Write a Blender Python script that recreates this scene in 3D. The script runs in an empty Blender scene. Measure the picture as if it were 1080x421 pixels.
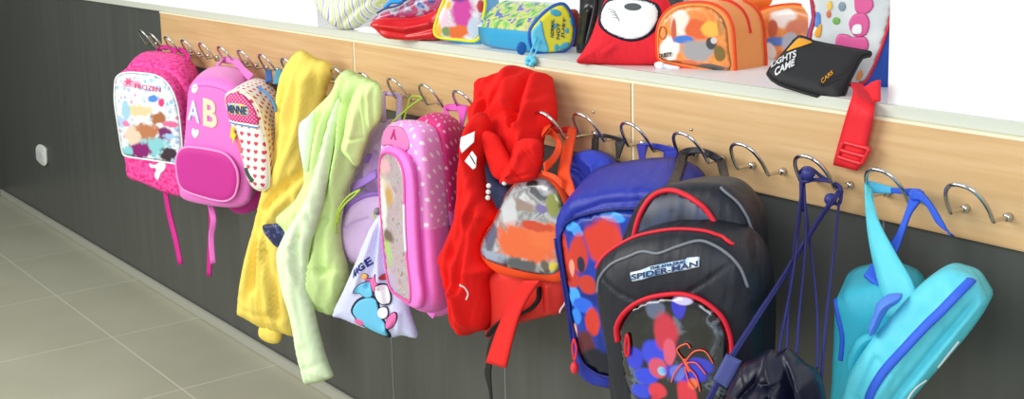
import bpy, math
import numpy as np
from mathutils.geometry import delaunay_2d_cdt
from mathutils import Vector

# ------------------------------------------------------------------ camera model (image taken as 1080 x 421)
F_PX, CY = 1337.51, 121.657
YAW, PITCH, ROLL = 0.933771, 0.1686296, -0.0247698
CAM = np.array([0.0, -1.5, 1.2855])
_c, _s = math.cos(YAW), math.sin(YAW)
_f0 = np.array([-_s, _c, 0]); _r0 = np.array([_c, _s, 0]); _u0 = np.array([0, 0, 1.0])
_f1 = _f0 * math.cos(PITCH) - _u0 * math.sin(PITCH)
_u1 = _u0 * math.cos(PITCH) + _f0 * math.sin(PITCH)
FWD = _f1
RGT = _r0 * math.cos(ROLL) + _u1 * math.sin(ROLL)
UPV = _u1 * math.cos(ROLL) - _r0 * math.sin(ROLL)

def ray(x, y):
    return RGT * (x - 540) / F_PX - UPV * (y - CY) / F_PX + FWD
def P(x, y, Y):
    """point on the plane Y = const seen at photo pixel x, y"""
    d = ray(x, y); return CAM + d * ((Y - CAM[1]) / d[1])
def PZ(x, y, z):
    d = ray(x, y); return CAM + d * ((z - CAM[2]) / d[2])

scene = bpy.context.scene
COL = scene.collection

# ------------------------------------------------------------------ materials
def lin(c):
    return tuple(((v / 255) / 12.92 if v / 255 <= .04045 else ((v / 255 + .055) / 1.055) ** 2.4) for v in c) + (1.0,)
_M = {}
class NT:
    def __init__(s, name, rough, spec=.4, metal=0.0):
        s.m = bpy.data.materials.new(name); s.m.use_nodes = True
        s.t = s.m.node_tree; s.b = s.t.nodes['Principled BSDF']
        s.b.inputs['Roughness'].default_value = rough
        s.b.inputs['Specular IOR Level'].default_value = spec
        s.b.inputs['Metallic'].default_value = metal
    def n(s, typ, **kw):
        nd = s.t.nodes.new(typ)
        for k, v in kw.items():
            setattr(nd, k, v)
        return nd
    def l(s, a, b): s.t.links.new(a, b)
    def math(s, op, a, b=None):
        nd = s.n('ShaderNodeMath', operation=op)
        for i, v in enumerate((a, b)):
            if v is None: continue
            if isinstance(v, (int, float)): nd.inputs[i].default_value = v
            else: s.l(v, nd.inputs[i])
        return nd.outputs[0]
    def mix(s, fac, a, b):
        nd = s.n('ShaderNodeMix', data_type='RGBA')
        if isinstance(fac, (int, float)): nd.inputs[0].default_value = fac
        else: s.l(fac, nd.inputs[0])
        for i, v in ((6, a), (7, b)):
            if isinstance(v, tuple): nd.inputs[i].default_value = lin(v) if len(v) == 3 else v
            else: s.l(v, nd.inputs[i])
        return nd.outputs[2]
    def coord(s, kind='UV', rot=0, scale=(1, 1, 1), loc=(0, 0, 0)):
        tc = s.n('ShaderNodeTexCoord'); mp = s.n('ShaderNodeMapping')
        mp.inputs['Rotation'].default_value = (0, 0, rot); mp.inputs['Scale'].default_value = scale
        mp.inputs['Location'].default_value = loc
        s.l(tc.outputs[kind], mp.inputs[0]); return mp.outputs[0]
    def color(s, c):
        if isinstance(c, tuple): s.b.inputs['Base Color'].default_value = lin(c)
        else: s.l(c, s.b.inputs['Base Color'])
        return s
    def bump(s, strength=.2, scale=900, kind='UV', dist=.001, detail=2, aniso=(1, 1, 1), rot=0):
        nz = s.n('ShaderNodeTexNoise'); nz.inputs['Scale'].default_value = scale; nz.inputs['Detail'].default_value = detail
        s.l(s.coord(kind, rot, aniso), nz.inputs['Vector'])
        bp = s.n('ShaderNodeBump'); bp.inputs['Strength'].default_value = strength; bp.inputs['Distance'].default_value = dist
        s.l(nz.outputs[0], bp.inputs['Height']); s.l(bp.outputs[0], s.b.inputs['Normal']); return s

def plain(name, c, rough=.75, spec=.3, metal=0, bump=.25, sheen=0):
    if name in _M: return _M[name]
    k = NT(name, rough, spec, metal).color(c)
    if bump: k.bump(bump, 500)
    if sheen: k.b.inputs['Sheen Weight'].default_value = sheen
    _M[name] = k.m; return k.m

def wrinkle(name, c, rough=.6, spec=.4, scale=28, strength=.5, dist=.006):
    """cloth with soft wrinkles"""
    k = NT(name, rough, spec).color(c).bump(min(1, strength * 1.6), scale, dist=dist * 1.6, detail=2.5, aniso=(1.2, .45, 1), rot=.2)
    _M[name] = k.m; return k.m

def cells(k, scale, rot=0):
    v = k.coord('UV', rot, (scale, scale, 1))
    sp = k.n('ShaderNodeSeparateXYZ'); k.l(v, sp.inputs[0])
    x = k.math('SUBTRACT', k.math('FRACT', sp.outputs[0]), .5)
    y = k.math('SUBTRACT', k.math('FRACT', sp.outputs[1]), .5)
    return x, y
def polka(name, bg, dot, scale, r, rot=.78, rough=.6, spec=.4, vmin=None, low=None):
    k = NT(name, rough, spec); x, y = cells(k, scale, rot)
    d = k.math('SQRT', k.math('ADD', k.math('MULTIPLY', x, x), k.math('MULTIPLY', y, y)))
    c = k.mix(k.math('LESS_THAN', d, r), bg, dot)
    if vmin is not None:
        sp = k.n('ShaderNodeSeparateXYZ'); k.l(k.coord('UV'), sp.inputs[0]); c = k.mix(k.math('LESS_THAN', sp.outputs[1], vmin), c, low)
    k.color(c).bump(.2, 500); return k.m
def hearts(name, bg, fg, scale, size=.3, rot=.1):
    k = NT(name, .65, .3); x, y = cells(k, scale, rot)
    x = k.math('DIVIDE', x, size); y = k.math('DIVIDE', y, size)
    q = k.math('SUBTRACT', k.math('ADD', k.math('MULTIPLY', x, x), k.math('MULTIPLY', y, y)), 1)
    q3 = k.math('MULTIPLY', q, k.math('MULTIPLY', q, q))
    e = k.math('SUBTRACT', q3, k.math('MULTIPLY', k.math('MULTIPLY', x, x), k.math('MULTIPLY', y, k.math('MULTIPLY', y, y))))
    k.color(k.mix(k.math('LESS_THAN', e, 0), bg, fg)).bump(.2, 500); return k.m
def gingham(name, a, b, scale, rot=0.0):
    k = NT(name, .75, .25); x, y = cells(k, scale, rot)
    f = k.math('MULTIPLY', k.math('ADD', k.math('GREATER_THAN', x, 0), k.math('GREATER_THAN', y, 0)), .5)
    k.color(k.mix(f, a, b)).bump(.45, 40, dist=.006); return k.m
def stripes(name, cols, scale, rot=0.0, warp=0.15):
    k = NT(name, .8, .2)
    nz = k.n('ShaderNodeTexNoise'); nz.inputs['Scale'].default_value = 12
    k.l(k.coord('UV'), nz.inputs[0])
    sp = k.n('ShaderNodeSeparateXYZ'); k.l(k.coord('UV', rot, (scale, scale, 1)), sp.inputs[0])
    f = k.math('FRACT', k.math('ADD', sp.outputs[0], k.math('MULTIPLY', nz.outputs[0], warp * scale * .05)))
    cr = k.n('ShaderNodeValToRGB'); cr.color_ramp.interpolation = 'CONSTANT'
    ramp(cr, cols); k.l(f, cr.inputs[0]); k.color(cr.outputs[0]).bump(.4, 60, dist=.004); return k.m
def ramp(cr, cols):
    el = cr.color_ramp.elements
    while len(el) < len(cols): el.new(.5)
    for e, (p, c) in zip(el, cols):
        e.position = p
    for e, (p, c) in zip(el, cols):
        e.color = lin(c)
def blotch(name, cols, scale, rough=.35, spec=.5, detail=2, interp='CONSTANT', dist=0.0, off=0.0, coat=0):
    """an abstract many-coloured print"""
    k = NT(name, rough, spec)
    nz = k.n('ShaderNodeTexNoise'); nz.inputs['Scale'].default_value = scale; nz.inputs['Detail'].default_value = detail
    nz.inputs['Distortion'].default_value = dist
    k.l(k.coord('UV', loc=(off, off * .7, 0)), nz.inputs['Vector'])
    cr = k.n('ShaderNodeValToRGB'); cr.color_ramp.interpolation = interp
    ramp(cr, cols); k.l(nz.outputs[0], cr.inputs[0]); k.color(cr.outputs[0])
    if coat: k.b.inputs['Coat Weight'].default_value = coat; k.b.inputs['Coat Roughness'].default_value = .08
    return k.m
def speckle(name, bg, cols, scale, rough=.45, th=.28):
    k = NT(name, rough, .4)
    vo = k.n('ShaderNodeTexVoronoi'); vo.inputs['Scale'].default_value = scale
    k.l(k.coord('UV'), vo.inputs['Vector'])
    sp = k.n('ShaderNodeSeparateColor'); k.l(vo.outputs['Color'], sp.inputs[0])
    cr = k.n('ShaderNodeValToRGB'); cr.color_ramp.interpolation = 'CONSTANT'; ramp(cr, cols); k.l(sp.outputs[0], cr.inputs[0])
    k.color(k.mix(k.math('LESS_THAN', vo.outputs['Distance'], th), bg, cr.outputs[0])).bump(.1, 300); return k.m

def watercolor(name, fr, bg, spots, noise=.5, soft=.22, scale=55, rough=.4, coat=0.0):
    """an abstract print: soft-edged colour fields over a ground; spots are (px, py, rx, ry, colour)"""
    k = NT(name, rough, .4)
    col = bg(k) if callable(bg) else bg
    uvc = k.coord('UV'); sp = k.n('ShaderNodeSeparateXYZ'); k.l(uvc, sp.inputs[0])
    nz = k.n('ShaderNodeTexNoise'); nz.inputs['Scale'].default_value = scale * .55; nz.inputs['Detail'].default_value = 1.5; k.l(uvc, nz.inputs[0])
    nv = k.math('MULTIPLY', k.math('SUBTRACT', nz.outputs[0], .5), noise * 2.6)
    for i, (x, y, rx, ry, c) in enumerate(spots):
        c0 = fr.uv(x, y); ru = abs(fr.uv(x + rx, y)[0] - c0[0]); rv = abs(fr.uv(x, y + ry)[1] - c0[1])
        a = k.math('DIVIDE', k.math('SUBTRACT', sp.outputs[0], c0[0]), ru); b = k.math('DIVIDE', k.math('SUBTRACT', sp.outputs[1], c0[1]), rv)
        d = k.math('ADD', k.math('SQRT', k.math('ADD', k.math('MULTIPLY', a, a), k.math('MULTIPLY', b, b))), nv)
        mr = k.n('ShaderNodeMapRange'); mr.interpolation_type = 'SMOOTHSTEP'
        k.l(d, mr.inputs[0]); mr.inputs[1].default_value = 1 - soft * 1.3; mr.inputs[2].default_value = 1 + soft * 1.3; mr.inputs[3].default_value = 1; mr.inputs[4].default_value = 0
        col = k.mix(mr.outputs[0], col, c)
    k.color(col)
    if coat: k.b.inputs['Coat Weight'].default_value = coat; k.b.inputs['Coat Roughness'].default_value = .08
    return k.m
def bg_noise(cols, scale, detail=3, dist=.5):
    def f(k):
        nz = k.n('ShaderNodeTexNoise'); nz.inputs['Scale'].default_value = scale; nz.inputs['Detail'].default_value = detail; nz.inputs['Distortion'].default_value = dist
        k.l(k.coord('UV'), nz.inputs['Vector']); cr = k.n('ShaderNodeValToRGB'); ramp(cr, cols); k.l(nz.outputs[0], cr.inputs[0]); return cr.outputs[0]
    return f
def bg_flakes(bg, cols, scale, th):
    def f(k):
        vo = k.n('ShaderNodeTexVoronoi'); vo.inputs['Scale'].default_value = scale; k.l(k.coord('UV'), vo.inputs['Vector'])
        nz = k.n('ShaderNodeTexNoise'); nz.inputs['Scale'].default_value = scale * 4; k.l(k.coord('UV'), nz.inputs['Vector'])
        sp = k.n('ShaderNodeSeparateColor'); k.l(vo.outputs['Color'], sp.inputs[0])
        cr = k.n('ShaderNodeValToRGB'); cr.color_ramp.interpolation = 'CONSTANT'; ramp(cr, cols); k.l(sp.outputs[0], cr.inputs[0])
        return k.mix(k.math('LESS_THAN', k.math('ADD', vo.outputs['Distance'], k.math('MULTIPLY', k.math('SUBTRACT', nz.outputs[0], .5), .5)), th), bg, cr.outputs[0])
    return f

# ------------------------------------------------------------------ frames, things, solids
class Fr:
    """a plane standing in the scene: anchored where pixel a meets the plane Y; yaw turns its face away from the wall's normal"""
    def __init__(s, a, Y, yaw=0, tilt=0, roll=0, o=None):
        s.o = P(a[0], a[1], Y) if o is None else np.array(o, float)
        a_, t = math.radians(yaw), math.radians(tilt)
        n0 = np.array([math.sin(a_), -math.cos(a_), 0]); z = np.array([0, 0, 1.0])
        s.e1 = np.array([math.cos(a_), math.sin(a_), 0])
        s.n = n0 * math.cos(t) + z * math.sin(t); s.e2 = z * math.cos(t) - n0 * math.sin(t)
        s.m = np.linalg.norm(s.o - CAM) / F_PX        # metres per pixel here
    def uv(s, x, y):
        d = ray(x, y); t = ((s.o - CAM) @ s.n) / (d @ s.n); q = CAM + d * t - s.o
        return (q @ s.e1, q @ s.e2)
    def W(s, u, v, h=0.0):
        return s.o + s.e1 * u + s.e2 * v + s.n * h
    def shift(s, dh):
        f = Fr((0, 0), 0, 0, o=s.o + s.n * dh); f.e1, f.e2, f.n = s.e1, s.e2, s.n; f.m = s.m; return f

def setp(o, label=None, cat=None, group=None, kind=None):
    if label: o['label'] = label
    if cat: o['category'] = cat
    if group: o['group'] = group
    if kind: o['kind'] = kind
    return o

class Thing:
    def __init__(s, name, label, cat, loc, group=None):
        s.root = bpy.data.objects.new(name, None); COL.objects.link(s.root)
        s.loc = np.array(loc, float); s.root.location = tuple(s.loc); s.root.empty_display_size = .03
        setp(s.root, label, cat, group); s.obj = s.root
class Sub:
    """parts added through this become children of the given part"""
    def __init__(s, thing, ob): s.root = ob; s.loc = thing.loc
class Free:
    """for a thing made of a single mesh, or for the setting: top level, world coordinates"""
    root = None
    def __init__(s, loc=(0, 0, 0)): s.loc = np.array(loc, float)

def link(T, name, me, mat, label=None):
    o = bpy.data.objects.new(name, me); COL.objects.link(o)
    if mat: me.materials.append(mat)
    if T.root is not None: o.parent = T.root
    else: o.location = tuple(T.loc)
    if isinstance(T, Sub): pass
    if label: o['label'] = label
    return o
def mesh(T, name, V, Fc, mat, UV=None, smooth=True, label=None):
    V = np.asarray(V, float) - T.loc
    me = bpy.data.meshes.new(name); me.from_pydata(V.tolist(), [], [list(map(int, f)) for f in Fc]); me.update()
    if UV is not None:
        ul = me.uv_layers.new(name='UVMap')
        li = np.zeros(len(me.loops), int); me.loops.foreach_get('vertex_index', li)
        ul.data.foreach_set('uv', np.asarray(UV, float)[li].ravel())
    if smooth: me.polygons.foreach_set('use_smooth', [True] * len(me.polygons))
    return link(T, name, me, mat, label)

def catmull(p, n=4, closed=True):
    p = np.asarray(p, float); N = len(p)
    if N < 3: return p if n <= 1 else np.array([p[0] + (p[1] - p[0]) * t for t in np.linspace(0, 1, n + 1)])
    out = []
    rng = range(N) if closed else range(N - 1)
    for i in rng:
        if closed: a, b, c, d = p[i - 1], p[i], p[(i + 1) % N], p[(i + 2) % N]
        else: a, b, c, d = p[max(i - 1, 0)], p[i], p[i + 1], p[min(i + 2, N - 1)]
        L = np.linalg.norm(c - b)
        m1, m2 = (c - a) / 2, (d - b) / 2
        for m in (m1, m2):
            l = np.linalg.norm(m)
            if l > L: m *= L / l
        for t in np.arange(n) / n:
            t2, t3 = t * t, t ** 3
            out.append((2 * t3 - 3 * t2 + 1) * b + (t3 - 2 * t2 + t) * m1 + (-2 * t3 + 3 * t2) * c + (t3 - t2) * m2)
    if not closed: out.append(p[-1])
    return np.array(out)
def resample(p, step, closed=True):
    q = np.vstack([p, p[:1]]) if closed else p
    L = np.concatenate([[0], np.cumsum(np.linalg.norm(np.diff(q, axis=0), axis=1))])
    n = max(6 if closed else 2, int(round(L[-1] / step)))
    t = np.linspace(0, L[-1], n + 1)
    r = np.stack([np.interp(t, L, q[:, k]) for k in range(q.shape[1])], 1)
    return r[:-1] if closed else r
def dist_poly(q, poly, closed=True):
    a = poly; b = np.roll(poly, -1, 0)
    if not closed: a, b = poly[:-1], poly[1:]
    d = np.full(len(q), 1e9)
    for i in range(0, len(q), 400):
        qq = q[i:i + 400, None, :]
        ab = b - a; t = np.clip(((qq - a) * ab).sum(2) / np.maximum((ab * ab).sum(1), 1e-18), 0, 1)
        d[i:i + 400] = np.linalg.norm(qq - (a + t[..., None] * ab), axis=2).min(1)
    return d
def inside(q, poly):
    x, y = q[:, 0][:, None], q[:, 1][:, None]
    x1, y1 = poly[:, 0], poly[:, 1]; x2, y2 = np.roll(x1, -1), np.roll(y1, -1)
    c = ((y1 > y) != (y2 > y)) & (x < (x2 - x1) * (y - y1) / np.where(y2 == y1, 1e-12, y2 - y1) + x1)
    return c.sum(1) % 2 == 1

class Surf: pass
def puff(T, name, fr, px, mat, front=.01, R=.02, back=0.0, depth=0.0, V=None, folds=(), res=None, smooth=3,
         base=None, lift=0.0, scale_back=1.0, label=None, maxn=2600, power=1.0, crumple=0.0, bulge=0.0, drape=None):
    """a padded solid: the outline (photo pixels laid on plane fr) with a rounded front, optional folds, and real depth"""
    uv = np.array([fr.uv(*p) for p in px])
    uv = catmull(uv, smooth) if smooth else uv
    per = np.linalg.norm(np.roll(uv, -1, 0) - uv, axis=1).sum()
    x, y = uv[:, 0], uv[:, 1]
    area = .5 * (x * np.roll(y, -1) - y * np.roll(x, -1)).sum()
    if area < 0: uv = uv[::-1]; area = -area
    if res is None: res = max(per / 220, math.sqrt(area / maxn))
    poly = resample(uv, res) if smooth else np.vstack([resample(np.array([uv[i], uv[(i + 1) % len(uv)]]), res, False)[:-1] for i in range(len(uv))])
    lo, hi = poly.min(0), poly.max(0)
    gx, gy = np.meshgrid(np.arange(lo[0], hi[0], res), np.arange(lo[1], hi[1], res * .87)); gx[1::2] += res / 2
    g = np.stack([gx.ravel(), gy.ravel()], 1)
    g = g[inside(g, poly)]
    if len(g): g = g[dist_poly(g, poly) > res * .62]
    pts = np.vstack([poly, g]); nb = len(poly)
    r = delaunay_2d_cdt([Vector(p) for p in pts.tolist()], [], [list(range(nb))], 1, 1e-7)
    vo = np.array([[v.x, v.y] for v in r[0]]); tri = [list(f) for f in r[2]]
    src = [o[0] if o else -1 for o in r[3]]
    flds = [(np.array([fr.uv(*p) for p in f[0]]), f[1], f[2] * fr.m) for f in folds]
    rs = np.random.RandomState(len(px) * 7 + int(abs(px[0][0])))
    wv = [(rs.uniform(15, 55, 2) * rs.choice([-1, 1], 2), rs.uniform(0, 6.28)) for _ in range(6)]
    S = Surf(); S.fr, S.poly, S.nb = fr, poly, nb
    def h(q):
        q = np.atleast_2d(np.asarray(q, float))
        d = dist_poly(q, poly) * inside(q, poly)
        t = np.clip(d / R, 0, 1)
        o = lift + front * np.sqrt(np.maximum(0, 1 - (1 - t) ** 2)) ** power
        m = np.clip(d / (R * .6), 0, 1)
        for L, amp, w in flds:
            o = o + amp * np.exp(-(dist_poly(q, L, False) / w) ** 2) * m
        if crumple:
            for k, ph in wv: o = o + crumple / 3 * np.sin(q @ k + ph + 1.5 * np.sin(q @ k[::-1] * .6)) * m
        if drape:
            amp, wl, ang = drape; ca, sa = math.cos(ang), math.sin(ang)
            a, b = q[:, 0] * ca + q[:, 1] * sa, -q[:, 0] * sa + q[:, 1] * ca
            a = a + .10 * wl * np.sin(b * 21 + 1) + .3 * wl * np.sin(b * 9 + 2 + a * 14)
            f = 1 - np.abs(np.sin(math.pi * a / wl)) ** .8
            g = .5 + .5 * np.sin(b * 13 + np.floor(a / wl) * 2.1)
            o = o - amp * f * (.35 + .65 * g) * m + .35 * amp * np.sin(math.pi * 2 * a / (wl * .43) + b * 8) * m * g
        if base is not None: o = o + base.h(q)
        return o
    S.h = h
    hv = h(vo)
    isb = dist_poly(vo, poly) < 1e-6
    lb = hv.copy()
    if depth == 0 and V is None:
        d = dist_poly(vo, poly); t = np.clip(d / R, 0, 1)
        hb = np.where(isb, hv, (hv if base is not None else lift) - back * np.sqrt(np.maximum(0, 1 - (1 - t) ** 2)) - (0 if base is None else 2 * (front)))
        Vf = np.array([fr.W(a, b, c) for (a, b), c in zip(vo, hv)]); Vb = np.array([fr.W(a, b, c) for (a, b), c in zip(vo, hb)])
        idx = {i: (i if isb[i] else None) for i in range(len(vo))}
        n = len(vo); bm = np.arange(n) + n; bm[isb] = np.where(isb)[0]
        faces = [f for f in tri] + [[bm[i] for i in f[::-1]] for f in tri]
        VV = np.vstack([Vf, Vb]); UV = np.vstack([vo, vo])
        used = np.zeros(len(VV), bool)
        for f in faces: used[f] = True
        re = np.cumsum(used) - 1
        VV, UV = VV[used], UV[used]; faces = [[re[i] for i in f] for f in faces]
    else:
        vec = np.array(V, float) if V is not None else -fr.n * depth
        Vf = np.array([fr.W(a, b, c) for (a, b), c in zip(vo, hv)]); n = len(vo)
        # boundary order
        order = []
        for p in poly:
            order.append(int(np.argmin(((vo - p) ** 2).sum(1))))
        cen = poly.mean(0)
        rings = []; VVs = [Vf]; UVs = [vo]; cnt = n
        rings.append(order)
        K = 5
        for k in range(1, K + 1):
            tt = k / K; sc = 1 + (scale_back - 1) * tt + bulge * math.sin(math.pi * tt)
            q = cen + (vo[order] - cen) * sc
            VVs.append(np.array([fr.W(a, b, c) for (a, b), c in zip(q, hv[order])]) + vec * tt)
            off = q - cen; UVs.append(vo[order] + off / np.maximum(np.linalg.norm(off, axis=1)[:, None], 1e-6) * np.linalg.norm(vec) * tt)
            rings.append(list(range(cnt, cnt + len(order)))); cnt += len(order)
        VVs.append((np.mean(VVs[-1], 0))[None]); UVs.append(cen[None]); c = cnt
        faces = [f for f in tri]; m = len(order)
        for A, B in zip(rings[:-1], rings[1:]):
            for i in range(m):
                j = (i + 1) % m
                if A[i] != A[j]: faces.append([A[j], A[i], B[i], B[j]])
        for i in range(m): faces.append([rings[-1][(i + 1) % m], rings[-1][i], c])
        VV = np.vstack(VVs); UV = np.vstack(UVs)
    S.ob = mesh(T, name, VV, faces, mat, UV, True, label); S.obj = S.ob
    return S

def decal(T, name, surf, px, mat, thick=.0012, lift=.0006, smooth=3, label=None, R=.003, maxn=500):
    return puff(T, name, surf.fr, px, mat, front=thick, R=R, base=surf, lift=lift, smooth=smooth, label=label, maxn=maxn)

def tube(T, name, pts, r, mat, closed=False, seg=8, sub=4, flat=1.0, label=None, caps=True):
    p = np.asarray(pts, float)
    if sub > 1: p = catmull(p, sub, closed)
    N = len(p)
    if closed: tg = np.roll(p, -1, 0) - np.roll(p, 1, 0)
    else: tg = np.gradient(p, axis=0)
    tg /= np.maximum(np.linalg.norm(tg, axis=1), 1e-12)[:, None]
    ref = np.array([0, 0, 1.0]) if abs(tg[0][2]) < .9 else np.array([1.0, 0, 0])
    u = np.cross(tg[0], ref); u /= np.linalg.norm(u)
    V, rad = [], (np.full(N, r) if np.isscalar(r) else np.interp(np.linspace(0, 1, N), np.linspace(0, 1, len(r)), r))
    for i in range(N):
        u = u - tg[i] * (u @ tg[i]); u /= max(np.linalg.norm(u), 1e-9); w = np.cross(tg[i], u)
        for k in range(seg):
            a = 2 * math.pi * k / seg; V.append(p[i] + rad[i] * (u * math.cos(a) + w * math.sin(a) * flat))
    Fc = []
    for i in range(N if closed else N - 1):
        j = (i + 1) % N
        for k in range(seg):
            l = (k + 1) % seg; Fc.append([i * seg + k, i * seg + l, j * seg + l, j * seg + k])
    if not closed and caps: Fc += [list(range(seg))[::-1], [(N - 1) * seg + k for k in range(seg)]]
    UV = [(k / seg * 2 * math.pi * r if np.isscalar(r) else k / seg, i * .004) for i in range(N) for k in range(seg)]
    return mesh(T, name, V, Fc, mat, UV, True, label)

def on(surf, px, lift=0.0):
    q = np.array([surf.fr.uv(*p) for p in px]); hh = surf.h(q)
    return [surf.fr.W(a, b, c + lift) for (a, b), c in zip(q, hh)]
def piping(T, name, surf, px, r, mat, closed=False, lift=0.0, n=5, label=None, flat=1.0):
    q = catmull(np.array([surf.fr.uv(*p) for p in px]), n, closed)
    hh = surf.h(q)
    return tube(T, name, [surf.fr.W(a, b, c + lift) for (a, b), c in zip(q, hh)], r, mat, closed, sub=1, label=label, flat=flat)
def rim(T, name, surf, r, mat, lift=0.0, label=None):
    """a cord sewn all along a padded solid's own outline"""
    q = surf.poly; hh = surf.h(q)
    return tube(T, name, [surf.fr.W(a, b, c + lift) for (a, b), c in zip(q, hh)], r, mat, True, sub=1, label=label)

def ribbon(T, name, L, R, mat, thick=.0025, n=5, label=None, world=False, cols=5, belly=0.0):
    """webbing between a left and a right edge, each a list of (px, py, Y)"""
    A = np.array([P(*p) for p in L]) if not world else np.asarray(L, float)
    B = np.array([P(*p) for p in R]) if not world else np.asarray(R, float)
    A, B = catmull(A, n, False), catmull(B, n, False); N = min(len(A), len(B))
    A, B = resample_n(A, N), resample_n(B, N)
    G = np.array([[A[i] + (B[i] - A[i]) * t for t in np.linspace(0, 1, cols)] for i in range(N)])
    du = np.gradient(G, axis=0); dv = np.gradient(G, axis=1); nn = np.cross(du, dv)
    nn /= np.maximum(np.linalg.norm(nn, axis=2), 1e-12)[..., None]
    for i in range(1, N):
        if (nn[i, 0] @ nn[i - 1, 0]) < 0: nn[i] *= -1
    if (nn[0, 0] @ (CAM - G[0, 0])) < 0: nn = -nn
    w = 1 - (np.linspace(-1, 1, cols) ** 2)
    top = G + nn * (thick / 2 + belly * w[None, :, None]); bot = G - nn * (thick / 2) + nn * belly * w[None, :, None]
    V = np.vstack([top.reshape(-1, 3), bot.reshape(-1, 3)]); o = N * cols; Fc = []
    I = lambda i, j, s: s * o + i * cols + j
    for i in range(N - 1):
        for j in range(cols - 1):
            Fc.append([I(i, j, 0), I(i + 1, j, 0), I(i + 1, j + 1, 0), I(i, j + 1, 0)])
            Fc.append([I(i, j, 1), I(i, j + 1, 1), I(i + 1, j + 1, 1), I(i + 1, j, 1)])
        Fc.append([I(i, 0, 0), I(i, 0, 1), I(i + 1, 0, 1), I(i + 1, 0, 0)])
        e = cols - 1; Fc.append([I(i, e, 0), I(i + 1, e, 0), I(i + 1, e, 1), I(i, e, 1)])
    for j in range(cols - 1):
        Fc.append([I(0, j, 0), I(0, j + 1, 0), I(0, j + 1, 1), I(0, j, 1)])
        Fc.append([I(N - 1, j, 0), I(N - 1, j, 1), I(N - 1, j + 1, 1), I(N - 1, j + 1, 0)])
    sl = np.concatenate([[0], np.cumsum(np.linalg.norm(np.diff(A, axis=0), axis=1))])
    uv = np.array([[(j / (cols - 1)) * .03, sl[i]] for i in range(N) for j in range(cols)])
    return mesh(T, name, V, Fc, mat, np.vstack([uv, uv]), True, label)
def resample_n(p, n):
    L = np.concatenate([[0], np.cumsum(np.linalg.norm(np.diff(p, axis=0), axis=1))]); t = np.linspace(0, L[-1], n)
    return np.stack([np.interp(t, L, p[:, k]) for k in range(3)], 1)
def strap(T, name, mid, w, mat, thick=.003, label=None, dirw=None, n=5):
    """webbing of width w (m) along a centre line of (px, py, Y); dirw is its flat direction"""
    M = catmull(np.array([P(*p) for p in mid]), n, False); M = resample_n(M, len(M))
    tg = np.gradient(M, axis=0); d = np.array(dirw if dirw is not None else (.8, .6, 0), float)
    A, B = [], []
    for m, t in zip(M, tg):
        t = t / max(np.linalg.norm(t), 1e-9)
        e = d - t * (d @ t); e /= max(np.linalg.norm(e), 1e-6); A.append(m - e * w / 2); B.append(m + e * w / 2)
    return ribbon(T, name, A, B, mat, thick, n=1, label=label, world=True)
def ball(T, name, c, r, mat, sc=(1, 1, 1), seg=14, label=None):
    V, Fc = [], []
    for i in range(seg // 2 + 1):
        th = math.pi * i / (seg // 2)
        for k in range(seg):
            a = 2 * math.pi * k / seg
            V.append(np.array(c) + r * np.array([sc[0] * math.sin(th) * math.cos(a), sc[1] * math.sin(th) * math.sin(a), sc[2] * math.cos(th)]))
    for i in range(seg // 2):
        for k in range(seg):
            l = (k + 1) % seg; Fc.append([i * seg + k, i * seg + seg + k, i * seg + seg + l, i * seg + l])
    return mesh(T, name, V, Fc, mat, None, True, label)
def box(T, name, lo, hi, mat, bevel=0.0, label=None):
    import bmesh
    bm = bmesh.new(); bmesh.ops.create_cube(bm, size=1)
    lo, hi = np.array(lo, float), np.array(hi, float)
    for v in bm.verts: v.co = Vector(((lo + hi) / 2 + np.array(v.co) * (hi - lo) - T.loc).tolist())
    if bevel: bmesh.ops.bevel(bm, geom=list(bm.edges), offset=bevel, segments=2, affect='EDGES')
    me = bpy.data.meshes.new(name); bm.to_mesh(me); bm.free()
    return link(T, name, me, mat, label)
def boxes(T, name, lst, mat, label=None):
    V, Fc = [], []
    for lo, hi in lst:
        o = len(V)
        for x in (0, 1):
            for y in (0, 1):
                for z in (0, 1): V.append([(lo, hi)[x][0], (lo, hi)[y][1], (lo, hi)[z][2]])
        Fc += [[o + i for i in f] for f in ((0, 1, 3, 2), (4, 6, 7, 5), (0, 4, 5, 1), (2, 3, 7, 6), (0, 2, 6, 4), (1, 5, 7, 3))]
    return mesh(T, name, V, Fc, mat, None, False, label)

def lettering(T, name, surf, s, p0, p1, hpx, mat, lift=.0012, thick=.0008, label=None, shear=0.0, bold=.0, up=(0, -1)):
    """raised letters running from photo pixel p0 to p1 on a padded surface, hpx pixels tall"""
    cu = bpy.data.curves.new(name, 'FONT'); cu.body = s; cu.size = 1; cu.extrude = .01; cu.offset = bold; cu.shear = shear
    ob = bpy.data.objects.new('t', cu); COL.objects.link(ob)
    dg = bpy.context.evaluated_depsgraph_get(); dg.update()
    me = bpy.data.meshes.new_from_object(ob.evaluated_get(dg))
    bpy.data.objects.remove(ob)
    v = np.zeros(len(me.vertices) * 3); me.vertices.foreach_get('co', v); v = v.reshape(-1, 3)
    x0, x1 = v[:, 0].min(), v[:, 0].max(); y0, y1 = v[:, 1].min(), v[:, 1].max()
    a = (v[:, 0] - x0) / (x1 - x0); b = (v[:, 1] - y0) / (y1 - y0)
    p0, p1 = np.array(p0, float), np.array(p1, float); up = np.array(up, float); up /= np.linalg.norm(up)
    px = p0 + a[:, None] * (p1 - p0) + b[:, None] * hpx * up
    q = np.array([surf.fr.uv(*t) for t in px]); hh = surf.h(q)
    W = np.array([surf.fr.W(c[0], c[1], k + lift + (thick if z > 0 else -thick)) for c, k, z in zip(q, hh, v[:, 2])]) - T.loc
    me.vertices.foreach_set('co', W.ravel()); me.update()
    if (RGT * 0 + 1).sum() and False: pass
    me.materials.clear()
    return link(T, name, me, mat, label)
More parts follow.
